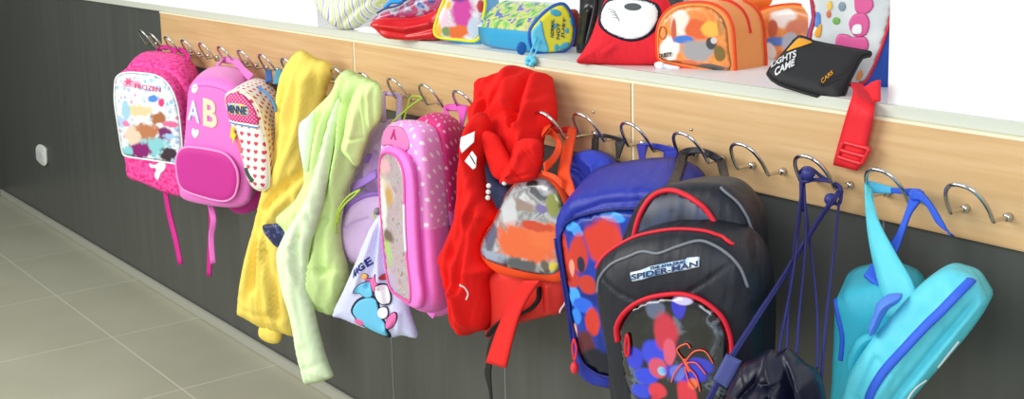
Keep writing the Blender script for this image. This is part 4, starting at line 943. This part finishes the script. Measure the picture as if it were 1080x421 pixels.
k = puff(t, 'main_body', fr.shift(.02), fo, AQ, front=.024, R=.035, V=-fr.n * .07 + np.array([0, 0, -.01]), maxn=6000, drape=(.003, .06, 1.0), folds=[([(1030, 315), (990, 360), (950, 410), (930, 440)], -.010, 3.5), ([(1036, 312), (1000, 360), (965, 405)], .006, 4), ([(925, 375), (905, 420)], -.006, 4), ([(1022, 296), (1000, 318), (960, 362), (925, 415)], .006, 6)])
piping(t, 'zip', k, [(1025, 293.5), (1014, 302), (1001, 315), (975, 341), (950, 368), (933, 388), (921, 410), (914, 440)], .0072, BLT, lift=.001, flat=.5)
piping(t, 'white_print_edge', k, [(1012, 357), (1000, 372), (990, 385)], .0018, LB, lift=-.001)
piping(t, 'white_print_edge', k, [(978, 398), (967, 405), (957, 420)], .0018, LB, lift=-.001)
ribbon(t, 'shoulder_strap', [(912, 192, -.068), (912.5, 215, -.10), (915, 240, -.14), (920, 270, -.16), (928, 303, -.18), (933, 335, -.185)], [(919, 199, -.064), (922.5, 218, -.10), (930, 240, -.14), (945, 268, -.16), (962, 298, -.18), (970, 330, -.185)], AQ, .004)
ribbon(t, 'shoulder_strap', [(912, 190.5, -.066), (920, 191.5, -.058), (932, 195, -.05), (943, 198, -.046)], [(918, 202, -.066), (924, 204, -.058), (934, 204, -.05), (943, 204, -.046)], plain('aqua webbing', (84, 190, 228), .55), .004)
ribbon(t, 'blue_strap', [(940, 198, -.047), (952, 199, -.048), (962, 199, -.058), (970, 203, -.07)], [(940, 204, -.047), (952, 204.5, -.048), (961, 208, -.06), (969, 211, -.07)], BLT, .004)
ball(t, 'strap_knot', P(967, 206, -.072), .0105, BLT, (1.2, .8, .9))
ribbon(t, 'blue_strap', [(964, 201, -.08), (972, 203, -.08), (982, 214, -.08), (993, 232, -.08), (1001, 247, -.08)], [(962, 211, -.08), (970, 211, -.08), (979, 219, -.08), (989, 236, -.08), (1006, 249, -.08)], BLT, .004)
ribbon(t, 'blue_strap', [(960, 208, -.075), (956, 222, -.09), (949, 241, -.11), (938, 258, -.13), (922, 276, -.155), (911, 291, -.18)], [(972, 211, -.075), (962, 224, -.09), (955, 241, -.11), (947, 264, -.13), (936, 286, -.155), (926, 303, -.18)], BLT, .004)
q = fr.shift(.03)
puff(t, 'bunched_strap', q, [(925, 320), (934, 312), (942, 310), (952, 311), (948, 319), (938, 326), (931, 336), (924, 350), (918, 354), (916, 345), (921, 332)], plain('periwinkle webbing', (84, 130, 226), .55), front=.02, R=.02, back=.02, crumple=.006)
puff(t, 'side_flap', fr.shift(.012), [(902, 360), (914, 352), (925, 355), (914, 366), (906, 380), (898, 400), (893, 380)], AQD, front=.01, R=.015, back=.01)
# ================================================================== things on the niche shelf
def sfr(p, yaw, tilt=0):
    """a plane standing on the shelf at the photo pixel p"""
    o = PZ(p[0], p[1], ZS); f = Fr((0, 0), 0, yaw, tilt, o=o); f.m = np.linalg.norm(o - CAM) / F_PX; return f
GP = 'pencil cases and pouches on the shelf'
# ---- striped bag
fr = sfr((366, 31), 30); print('striped', fr.o)
STR = stripes('yellow blue white stripes', [(0, (236, 240, 214)), (.3, (214, 226, 150)), (.5, (238, 240, 236)), (.72, (150, 166, 214)), (.86, (240, 240, 230))], 62, .2, 1.2)
s = puff(Free(fr.o), 'cloth_bag', fr, [(331, -8), (335, 4), (342, 15), (350, 25), (358, 30), (370, 31.5), (381, 27), (392, 17), (401, 8), (408, -4), (412, -40), (370, -60), (328, -40)], STR, front=.05, R=.06, back=.05, folds=[([(345, 0), (352, 14), (362, 28)], .006, 4), ([(395, 0), (380, 12), (364, 28)], -.008, 3)])
setp(s.ob, 'soft cloth bag with yellow, blue and white stripes at the shelf left end', 'bag', GP)

# ---- red pencil case
fr = sfr((428, 43), 38); print('red', fr.o)
VIN = plain('glossy red vinyl', (214, 24, 34), .18, .6, bump=0)
t = Thing('pencil_case', 'glossy red pencil case with a picture top, beside the striped bag', 'pencil case', fr.o, GP)
s = puff(t, 'case_body', fr, [(390.5, 25.5), (400, 19), (420, 18), (440, 17.5), (458, 11), (468, 6), (469, 30), (463, 41), (448, 42.5), (433, 43), (418, 42), (406, 40), (397, 32)], VIN, front=.02, R=.025, V=np.array([-.03, .05, .0]), folds=[([(405, 26), (430, 29), (455, 24)], .006, 3), ([(402, 31), (430, 36), (458, 30)], -.006, 3)])
PR1 = blotch('violet picture print', [(.3, (40, 60, 130)), (.42, (206, 70, 110)), (.5, (150, 60, 130)), (.58, (196, 190, 200)), (.66, (80, 120, 200)), (.74, (40, 44, 70))], 40, .2, .6, 3, 'LINEAR', .5, coat=.8)
puff(t, 'picture_top', fr.shift(-.012), [(393, 23), (396, 17), (410, 11), (425, 5), (440, -4), (475, -8), (470, 7), (458, 13), (440, 18.5), (415, 20)], PR1, front=.012, R=.02, V=np.array([-.03, .05, .0]))
CYN = plain('cyan cord', (40, 150, 220), .4)
tube(t, 'zip_cord', [fr.W(*fr.uv(*p), .02) for p in ((401, 13), (410, 8), (420, 6), (428, 2), (430, -4), (440, -8))], .0022, plain('navy bead', (56, 60, 130), .4))
tube(t, 'zip_cord', [fr.W(*fr.uv(*p), .012) for p in ((408, 8), (414, 2), (424, 1), (432, -3))], .005, CYN)
fr2 = sfr((392, 33), 30)
t2 = Free(fr2.o)
s = puff(t2, 'paper_tag', fr2, [(372, 30.5), (386, 28), (399, 30), (398, 34), (386, 34.5)], plain('white paper', (242, 242, 244), .6), front=.002, back=.002, R=.004, smooth=0)
setp(s.ob, 'small white paper tag lying before the striped bag', 'tag')

# ---- yellow edged pencil case
fr = sfr((482, 46), 38); print('yel', fr.o)
t = Thing('pencil_case', 'upright pencil case with yellow piping and a pink, orange and white print', 'pencil case', fr.o, GP)
LB2 = plain('sky blue vinyl', (70, 160, 214), .35, .5, bump=0)
s = puff(t, 'case_body', fr, [(468, 2), (462, 17), (458.5, 30), (460, 38), (468, 42), (480, 45.5), (495, 48), (507, 48), (512, 30), (515, 5), (510, -10), (475, -10)], LB2, front=.014, R=.02, V=np.array([-.03, .05, 0]))
pn = [(468.5, 1), (463, 17), (459.5, 30), (461, 36.5), (468, 39.5), (485, 41), (505, 41.5), (510, 25), (513, 2), (508, -8), (476, -8)]
PR2 = watercolor('bright toy print', fr, bg_noise([(.4, (226, 226, 230)), (.52, (214, 196, 206)), (.62, (236, 236, 238)), (.68, (120, 150, 180))], 60), [(464, 30, 4, 12, (238, 180, 60)), (472, 4, 7, 5, (240, 176, 60)), (470, 18, 5, 10, (232, 200, 214)), (490, 10, 11, 20, (206, 66, 158)), (488, -4, 10, 5, (120, 60, 150)), (485, 33, 11, 7, (226, 108, 44)), (509, 6, 3, 6, (196, 56, 56)), (501, 28, 5, 10, (190, 206, 222)), (473, 33, 4, 5, (120, 150, 90))], .45, .2, 80, .25, coat=.6)
d = decal(t, 'print_panel', s, pn, PR2); dT = Sub(t, d.ob)
piping(t, 'yellow_piping', s, pn, .0036, plain('acid yellow piping', (226, 226, 50), .4), True, lift=.001)

# ---- barrel pencil case
TQ = plain('turquoise vinyl', (52, 160, 206), .3, .5, bump=0)
fr = sfr((582, 56), 62); print('barrel', fr.o)
t = Thing('barrel_case', 'barrel shaped pencil case with turquoise underside and yellow round end', 'pencil case', fr.o, GP)
cap = [(558.5, 33), (563, 25), (571, 16), (580, 8.5), (588, 4.5), (595, 4.5), (601, 12), (605, 24), (606, 35), (603, 47), (597, 52.5), (588, 55.5), (574, 56.5), (564, 54), (559, 45)]
back = vec((582, 30), (525, 24), 0, 0)
c0 = fr.W(*fr.uv(582, 30)); 
Lb = PZ(515, 51, ZS) - PZ(570, 57.5, ZS)
s = puff(t, 'barrel', fr, cap, TQ, front=.006, R=.01, V=Lb, scale_back=.98, bulge=.02)
PR3 = blotch('green comic print', [(.3, (60, 60, 150)), (.4, (110, 180, 90)), (.47, (150, 200, 110)), (.53, (214, 214, 90)), (.58, (170, 160, 190)), (.62, (86, 86, 170)), (.7, (60, 150, 190))], 46, .2, .6, 3, 'LINEAR', .6, coat=.8)
# printed film wrapped over the upper half of the barrel
bp = s.poly; cen = bp.mean(0); ang = np.arctan2(bp[:, 1] - cen[1], bp[:, 0] - cen[0]); sel = np.argsort(ang)
up_ = [i for i in sel if -.05 < ang[i] < math.pi - .05 + .25]
q = np.array([bp[i] for i in up_]); rows = []
for tt in np.linspace(.02, 1.0, 14):
    sc = (1 + (.98 - 1) * tt + .02 * math.sin(math.pi * tt)) * 1.012
    rows.append([fr.W(*(cen + (p - cen) * sc)) + Lb * tt for p in q])
G = np.array(rows); nr, nc = G.shape[:2]
ctr = np.array([[fr.W(*cen) + Lb * tt for _ in range(nc)] for tt in np.linspace(.02, 1.0, nr)])
G2 = G + (ctr - G) * .03
V_ = np.vstack([G.reshape(-1, 3), G2.reshape(-1, 3)]); o_ = nr * nc; Fc_ = []
for i in range(nr - 1):
    for j in range(nc - 1):
        a, b_, c_, d_ = i * nc + j, i * nc + j + 1, (i + 1) * nc + j + 1, (i + 1) * nc + j
        Fc_ += [[a, d_, c_, b_], [o_ + a, o_ + b_, o_ + c_, o_ + d_]]
ed = [i * nc for i in range(nr)] + [(nr - 1) * nc + j for j in range(1, nc)] + [i * nc + nc - 1 for i in range(nr - 2, -1, -1)] + [j for j in range(nc - 2, 0, -1)]
for a, b_ in zip(ed, ed[1:] + ed[:1]): Fc_.append([a, b_, o_ + b_, o_ + a])
sl = np.concatenate([[0], np.cumsum(np.linalg.norm(np.diff(G[0], axis=0), axis=1))])
uvv = [(np.linalg.norm(Lb) * i / nr, sl[j]) for i in range(nr) for j in range(nc)]
mesh(t, 'printed_film', V_, Fc_, PR3, uvv + uvv, True, 'green and violet printed top')
end = decal(t, 'round_end', s, [(cx * .95 + 582.5 * .05, cy * .95 + 31 * .05) for cx, cy in cap], plain('lemon print', (222, 216, 60), .45), .002, label='yellow round end with turquoise blots'); eT = Sub(t, end.ob)
patch(eT, end, [(560, 33), (566, 26), (570, 21), (573, 36), (578, 53), (570, 55), (563, 52), (560, 45)], (100, 200, 232), 'aqua', .001)
for e_ in (ell(585, 13, 6, 3.5, 10, .3), ell(594, 48, 6, 3, 10, -.5), ell(602, 22, 2.2, 4, 8), ell(584, 27, 2, 3, 8), ell(597, 32, 2, 3, 8), ell(586, 50, 2.5, 4, 8)): patch(eT, end, e_, (70, 170, 200), 'sea blue', .001)
for a, b_, tx in (((583, 39), (583.5, 20), 'NORMAL'), ((589, 41), (590, 24), 'NOT'), ((594, 40), (596.5, 18), 'JUST')):
    lettering(eT, 'print_lettering', end, tx, a, b_, 3.4, plain('ink print', (40, 60, 90), .5), up=(-1, -.1), bold=.01)
rim(t, 'rim_piping', s, .0034, plain('cobalt piping', (40, 90, 190), .4), lift=.001)
z = fr.shift(.012)
for p0, p1 in (((566, 40), (558, 60)), ((570, 44), (562, 62))): tube(t, 'charm_cord', [z.W(*z.uv(*p0)), P((p0[0] + p1[0]) / 2, (p0[1] + p1[1]) / 2, -.012), P(p1[0], p1[1], -.022)], .0018, plain('aqua print cord', (100, 206, 236), .4))
for i in range(5): ball(t, 'charm', P(559.5 + 3.4 * math.cos(i * 1.257), 64.5 + 3.4 * math.sin(i * 1.257), -.022), .006, plain('aqua print cord', (100, 206, 236), .4))
puff(t, 'round_tag', z, ell(550, 51, 5.5, 7), plain('cobalt tag', (24, 100, 180), .4), front=.003, back=.003, R=.006)

# ---- dark red pouch behind
fr = sfr((606, 50), 45)
fr = fr.shift(-.03)
s = puff(Free(fr.W(0, 0)), 'pouch', fr, [(590, 14), (600, 10), (609, 11), (613, 25), (613, 50), (602, 54), (590, 52)], plain('maroon cloth', (140, 44, 30), .7), front=.02, R=.025, back=.02)
setp(s.ob, 'dark red pouch wedged between the barrel case and the black bag', 'pouch', GP)

# ---- black bag
fr = sfr((612, 58), 40); print('black', fr.o)
t = Thing('shoulder_bag', 'shiny black bag standing behind the red cushion shaped pouch', 'bag', fr.o, GP)
SBK = plain('shiny black leatherette', (22, 22, 24), .22, .6, bump=0)
s = puff(t, 'bag_body', fr.shift(-.035), [(613, -10), (611, 15), (608, 40), (607.5, 53), (610, 57), (618, 57), (640, 55), (690, 40), (704, 10), (700, -14), (660, -22), (630, -20)], SBK, front=.02, R=.03, V=np.array([-.03, .07, 0]), folds=[([(622, 10), (618, 30), (614, 52)], .008, 3)])
piping(t, 'strap', s, [(631, -10), (630, 5), (626, 25), (621, 45)], .005, SBK, lift=.004)

# ---- red pouch with white oval
fr = sfr((650, 68.5), 36, 14); print('redpouch', fr.o)
t = Thing('cushion_pouch', 'red cushion shaped pouch with a white oval bordered in navy', 'pouch', fr.o, GP)
RP = wrinkle('red felt cloth', (222, 44, 56), .85, .15, 26, .3)
s = puff(t, 'pouch_body', fr, [(608, 66), (615, 54), (622, 42), (628, 26), (633, 12), (638, 0), (645, -6), (690, -8), (706, 2), (712, 30), (712, 60), (705, 68), (690, 69), (650, 69), (625, 68)], RP, front=.03, R=.05, back=.015, folds=[([(632, 65), (630, 56), (622, 52)], -.005, 2), ([(640, 58), (650, 52)], .004, 3)])
ov = [(633, 25), (634.5, 12), (641, 3), (655, -1), (675, 0), (694, 5), (700, 14), (698, 28), (691, 38), (680, 44.5), (665, 46), (648, 40), (638, 33)]
d = decal(t, 'navy_border', s, ov, plain('navy felt', (30, 34, 60), .8), .0015)
mx, my = 667, 21
d2 = decal(t, 'white_oval', s, [(mx + (x - mx) * .92, my + (y - my) * .92) for x, y in ov], plain('white felt', (236, 238, 236), .85), .0015, .0016)
dT = Sub(t, d2.ob)
patch(dT, d2, ell(671, 10, 9, 4, 12, .05), (84, 90, 92), 'grey', .0006, .8)
for i in range(4): piping(dT, 'stitch', d2, [(645 + i * 2, 12 + i * 3), (650 + i * 2, 13.5 + i * 3), (653 + i * 1.2, 16 + i * 3)], .0006, plain('grey stitch', (140, 145, 150), .7), lift=.001)

# ---- small white clip
fr = sfr((702, 72), 38)
t = Thing('plastic_clip', 'small white plastic clip lying in front of the orange case', 'clip', fr.o)
WP = plain('white plastic', (240, 240, 242), .35, .5, bump=0)
puff(t, 'clip_head', fr, [(690, 68), (692, 65.5), (698, 65), (701, 68), (700, 72), (693, 72)], WP, front=.006, back=.006, R=.008)
puff(t, 'clip_tail', fr, [(699, 67), (708, 68.5), (717, 70.5), (716, 73), (706, 72.5), (699, 71)], WP, front=.004, back=.004, R=.006)

# ---- orange case
fr = sfr((735, 72.5), 24); print('orange', fr.o)
ORC = plain('orange nylon', (242, 148, 74), .5, .4)
t = Thing('toiletry_case', 'box shaped orange case with red piping and a printed front', 'case', fr.o, GP)
fo = [(693.5, 60), (692.5, 36), (696, 22), (703, 12), (714, 5), (732, 2), (752, 4), (766, 13), (773, 28), (775, 50), (776, 76), (771, 78.5), (745, 75), (715, 69.5), (698, 65.5)]
s = puff(t, 'case_body', fr, fo, ORC, front=.008, R=.02, V=vec((770, 40), (803, 36), fr.o[1], fr.o[1] + .085), bulge=.02)
RPI = plain('red orange piping', (232, 66, 28), .45)
rim(t, 'front_piping', s, .0026, RPI, lift=.001)
tube(t, 'back_piping', [p + vec((770, 40), (803, 36), fr.o[1], fr.o[1] + .085) * .98 for p in [fr.W(*fr.uv(*q)) for q in ((752, 3), (766, 12), (773.5, 28), (775.5, 50), (776.5, 76), (771, 79))]], .0026, RPI)
vz = vec((770, 40), (803, 36), fr.o[1], fr.o[1] + .085) * .5
tube(t, 'zip', [p + vz for p in [fr.W(*fr.uv(*q)) for q in ((742, 1.5), (752, 2.8), (760, 7), (767, 13.5), (771.5, 22), (774, 33), (775, 37))]], .0036, plain('red zip', (222, 44, 30), .5))
wo = [(696, 58), (695.5, 37), (699, 24), (706, 15), (716, 8.5), (732, 5.5), (750, 7.5), (762, 16), (768, 29), (770, 50), (771, 74), (745, 71.5), (718, 66.5), (699, 62.5)]
PR4c = bg_noise([(.34, (222, 112, 46)), (.48, (238, 150, 72)), (.6, (226, 126, 58)), (.7, (244, 180, 100))], 30)
PR4 = watercolor('orange scene print', fr, PR4c, [(708, 52, 10, 14, (244, 238, 228)), (719, 24, 10, 13, (240, 226, 212)), (713, 30, 3, 12, (196, 90, 60)), (738, 30, 13, 11, (220, 96, 44)), (724, 41, 11, 4, (64, 118, 204)), (738, 53, 17, 11, (158, 156, 156)), (752, 45, 5, 6, (62, 62, 66)), (750, 71, 20, 4, (84, 82, 80)), (752, 30, 10, 8, (234, 180, 70)), (762, 26, 4, 12, (196, 130, 60)), (722, 66, 16, 4, (214, 110, 60)), (761, 56, 6, 8, (120, 96, 40)), (755, 42, 3, 3, (200, 196, 190))], .4, .16, 60, .3, coat=.6)
d = decal(t, 'printed_front', s, wo, PR4); dT = Sub(t, d.ob)
lettering(dT, 'print_lettering', d, 'DUSTY', (697.8, 60.5), (711.5, 58.5), 4.6, plain('brown black ink', (70, 40, 24), .5), lift=.003, up=(-.05, -1), bold=.02)
piping(dT, 'ring_emblem', d, ell(701, 34, 4, 6.5, 12), .001, plain('ring print', (200, 90, 30), .5), True, lift=.001)

# ---- second orange case behind
fr = sfr((812, 66), 34).shift(-.06); print('orange2', fr.o)
t = Thing('toiletry_case', 'orange printed case standing behind, between the orange box case and the clear bag', 'case', fr.o, GP)
s = puff(t, 'case_body', fr, [(792, 30), (796, 16), (806, 9), (825, 5), (845, 5), (862, 14), (866, 40), (862, 66), (840, 70), (800, 66), (793, 55)], ORC, front=.01, R=.02, depth=.05)
d = decal(t, 'printed_front', s, [(800, 32), (802, 20), (810, 13), (826, 9), (844, 9), (858, 17), (860, 40), (856, 62), (838, 66), (808, 62), (801, 52)], watercolor('orange scene print behind', fr, PR4c, [(828, 18, 14, 10, (242, 230, 220)), (816, 30, 5, 10, (196, 96, 70)), (842, 27, 12, 8, (216, 122, 84)), (820, 43, 12, 5, (84, 126, 204)), (834, 44, 9, 9, (176, 178, 186)), (811, 54, 8, 9, (244, 238, 230))], .4, .16, 60, .3, coat=.6)); dT = Sub(t, d.ob)
rim(t, 'front_piping', s, .0024, RPI, lift=.001)
# ---- brown orange pouch lying on top behind
s = puff(Free(fr.W(0, .17, -.07)), 'pouch', fr.shift(-.055), [(770, 6), (782, -4), (810, -12), (850, -14), (868, -6), (866, 6), (840, 9), (806, 11), (785, 13)], plain('rust orange cloth', (206, 104, 36), .7), front=.02, R=.03, back=.03)
setp(s.ob, 'rust orange pouch lying across the top of the orange cases', 'pouch', GP)

# ---- clear picture bag
fr = sfr((895, 92), 34).shift(-.02); print('clear', fr.o)
t = Thing('clear_bag', 'clear fronted blue bag with pink shapes at the shelf right end', 'bag', fr.o, GP)
RBG = plain('blue bag cloth', (36, 78, 170), .55)
s = puff(t, 'bag_body', fr, [(858, -20), (856, 18), (850, 40), (848, 66), (862, 88), (890, 94), (920, 97), (950, 97), (962, 60), (966, -20)], RBG, front=.012, R=.02, V=np.array([-.03, .08, 0]))
CLR = blotch('clear pvc front', [(.35, (198, 204, 206)), (.6, (222, 226, 226)), (.75, (236, 238, 240))], 14, .15, .6, 2, 'LINEAR', coat=.8)
wo = [(861, -18), (859.5, 18), (855, 38), (858, 62), (870, 84), (895, 88), (912, 86), (921, 72), (930, 50), (938, 25), (944, 0), (946, -18)]
d = decal(t, 'clear_window', s, wo, CLR, .002, label='clear plastic front'); dT = Sub(t, d.ob)
piping(t, 'red_piping', s, wo, .0022, plain('red piping', (206, 40, 60), .4), True, lift=.002)
for r_, c, nm, l in (([(902, 2), (904, -6), (918, -6), (922, 6), (914, 14), (904, 12)], (216, 92, 150), 'candy pink', .001), ([(896, 24), (902, 14), (914, 14), (918, 24), (914, 36), (902, 37)], (214, 84, 146), 'candy pink', .001), ([(883, 50), (884, 36), (894, 35), (900, 38), (914, 38), (916, 51), (898, 52)], (210, 74, 140), 'candy pink', .001), ([(901, 26), (909, 25), (909, 34), (900, 34)], (236, 238, 238), 'white', .002),
                  (ell(876, 5, 3, 5, 9), (234, 190, 90), 'straw', .001), (ell(875, 14, 2.5, 4, 8), (210, 110, 70), 'coral', .001), (ell(889, 6, 4, 5, 10), (130, 150, 160), 'steel', .001), ([(860, 26), (862, 12), (866, 14), (866, 28)], (84, 130, 200), 'cornflower', .001), ([(860, 36), (864, 24), (868, 26), (866, 38)], (230, 160, 50), 'amber', .001), (ell(883, 21, 4, 4, 8), (110, 170, 80), 'leaf', .001), ([(903, 80), (909, 72), (911, 78), (906, 84)], (224, 150, 90), 'apricot', .001)):
    patch(dT, d, r_, c, nm, l, .25)
STP = plain('bright red webbing', (228, 36, 48), .6)
ribbon(t, 'red_strap', [(897, 88, .03), (900, 94, -.005), (898, 105, -.035), (890, 133, -.036), (881, 166, -.036), (879.5, 174, -.036)], [(910, 89, .03), (922, 108, -.01), (921.5, 118, -.035), (917, 140, -.036), (911, 165, -.036), (904, 180, -.036)], STP, .004, label='bright red strap hanging over the shelf edge')
puff(t, 'red_strap', Fr((916, 105), -.02, 0), [(911, 92), (922, 108), (928.5, 107), (928.5, 84), (920, 86)], STP, front=.004, back=.004, R=.006, smooth=0)
q = Fr((898, 160), -.040, 0)
bk = plain('red plastic', (224, 44, 52), .35, .5, bump=0)
for a, b_ in (((889.5, 150), (917, 157)), ((886, 158), (913, 165.5)), ((883, 165), (909, 173))):
    tube(t, 'buckle', [q.W(*q.uv(*a)), q.W(*q.uv((a[0] + b_[0]) / 2, (a[1] + b_[1]) / 2), .001), q.W(*q.uv(*b_))], .0032, bk)
for a, b_ in (((889.5, 150), (883, 165)), ((917, 157), (909, 173))):
    tube(t, 'buckle', [q.W(*q.uv(*a)), q.W(*q.uv((a[0] + b_[0]) / 2, (a[1] + b_[1]) / 2)), q.W(*q.uv(*b_))], .0032, bk)

# ---- black mesh pouch leaning in front
o = PZ(860, 101, ZS) + np.array([0, .01, .004]); fr = Fr((0, 0), 0, 30, 35, o=o); fr.m = np.linalg.norm(o - CAM) / F_PX; print('mesh', fr.o)
MSH = plain('black mesh cloth', (38, 38, 40), .6, .35, bump=.6)
t = Thing('mesh_pouch', 'flat black mesh pouch leaning at the shelf edge before the clear bag', 'pouch', fr.o, GP)
mo = [(843, 38.5), (858, 44), (885, 49.5), (911, 54), (918, 55.5), (917, 59), (909, 61), (902, 73), (895, 87), (887, 106), (872, 104), (858, 100.5), (840, 95), (822, 89), (809.5, 78), (819, 65), (832, 50)]
s = puff(t, 'pouch_body', fr, mo, MSH, front=.012, R=.02, back=.006, smooth=2, folds=[([(908, 66), (893, 82), (870, 92)], -.004, 2.5)])
rim(t, 'edging', s, .0026, BLK)
WPR = plain('white print', (220, 220, 222), .5)
lettering(t, 'print_lettering', s, 'LIGHTS', (814, 74), (841, 64.5), 7.5, WPR, up=(.05, -1), bold=.02)
lettering(t, 'print_lettering', s, 'CAME', (818, 84), (839, 73.5), 8, WPR, up=(.1, -1), bold=.03)
lettering(t, 'print_lettering', s, 'CARS', (868, 92), (880, 82), 4, plain('amber print', (214, 150, 40), .5), up=(-.3, -1), bold=.02)
patch(t, s, [(830, 57), (838, 48), (845, 43), (858, 47), (850, 52), (840, 55)], (214, 150, 40), 'amber', .001)

# ================================================================== light, sky, camera
def area(name, loc, aim, size, power, col, sy=None):
    l = bpy.data.lights.new(name, 'AREA'); l.energy = power; l.color = col; l.size = size
    if sy: l.shape = 'RECTANGLE'; l.size_y = sy
    o = bpy.data.objects.new(name, l); COL.objects.link(o); o.location = loc
    o.rotation_euler = (Vector(aim) - Vector(loc)).to_track_quat('-Z', 'Y').to_euler(); return o
area('window_daylight', (-2.9, -3.0, 2.1), (-1.9, 0, .7), 3.0, 100, (1.0, .98, .9), 1.5)
area('window_daylight', (.7, -3.0, 2.0), (-.5, 0, .8), 1.8, 52, (.86, .93, 1.0), 1.5)
w = bpy.data.worlds.new('room'); scene.world = w; w.use_nodes = True
bg = w.node_tree.nodes['Background']; bg.inputs[0].default_value = (.93, .96, 1.0, 1); bg.inputs[1].default_value = .55
cam = bpy.data.cameras.new('camera'); co = bpy.data.objects.new('camera', cam); COL.objects.link(co)
cam.sensor_fit = 'HORIZONTAL'; cam.sensor_width = 36; cam.lens = 36 * F_PX / 1080
cam.shift_x = 0; cam.shift_y = (CY - 210.5) / 1080
from mathutils import Matrix
m = Matrix(((RGT[0], UPV[0], -FWD[0], CAM[0]), (RGT[1], UPV[1], -FWD[1], CAM[1]), (RGT[2], UPV[2], -FWD[2], CAM[2]), (0, 0, 0, 1)))
co.matrix_world = m; cam.clip_start = .05; scene.camera = co
vs = scene.view_settings; vs.view_transform = 'Standard'; vs.look = 'None'; vs.gamma = 1; vs.use_curve_mapping = False; vs.exposure = 0.03
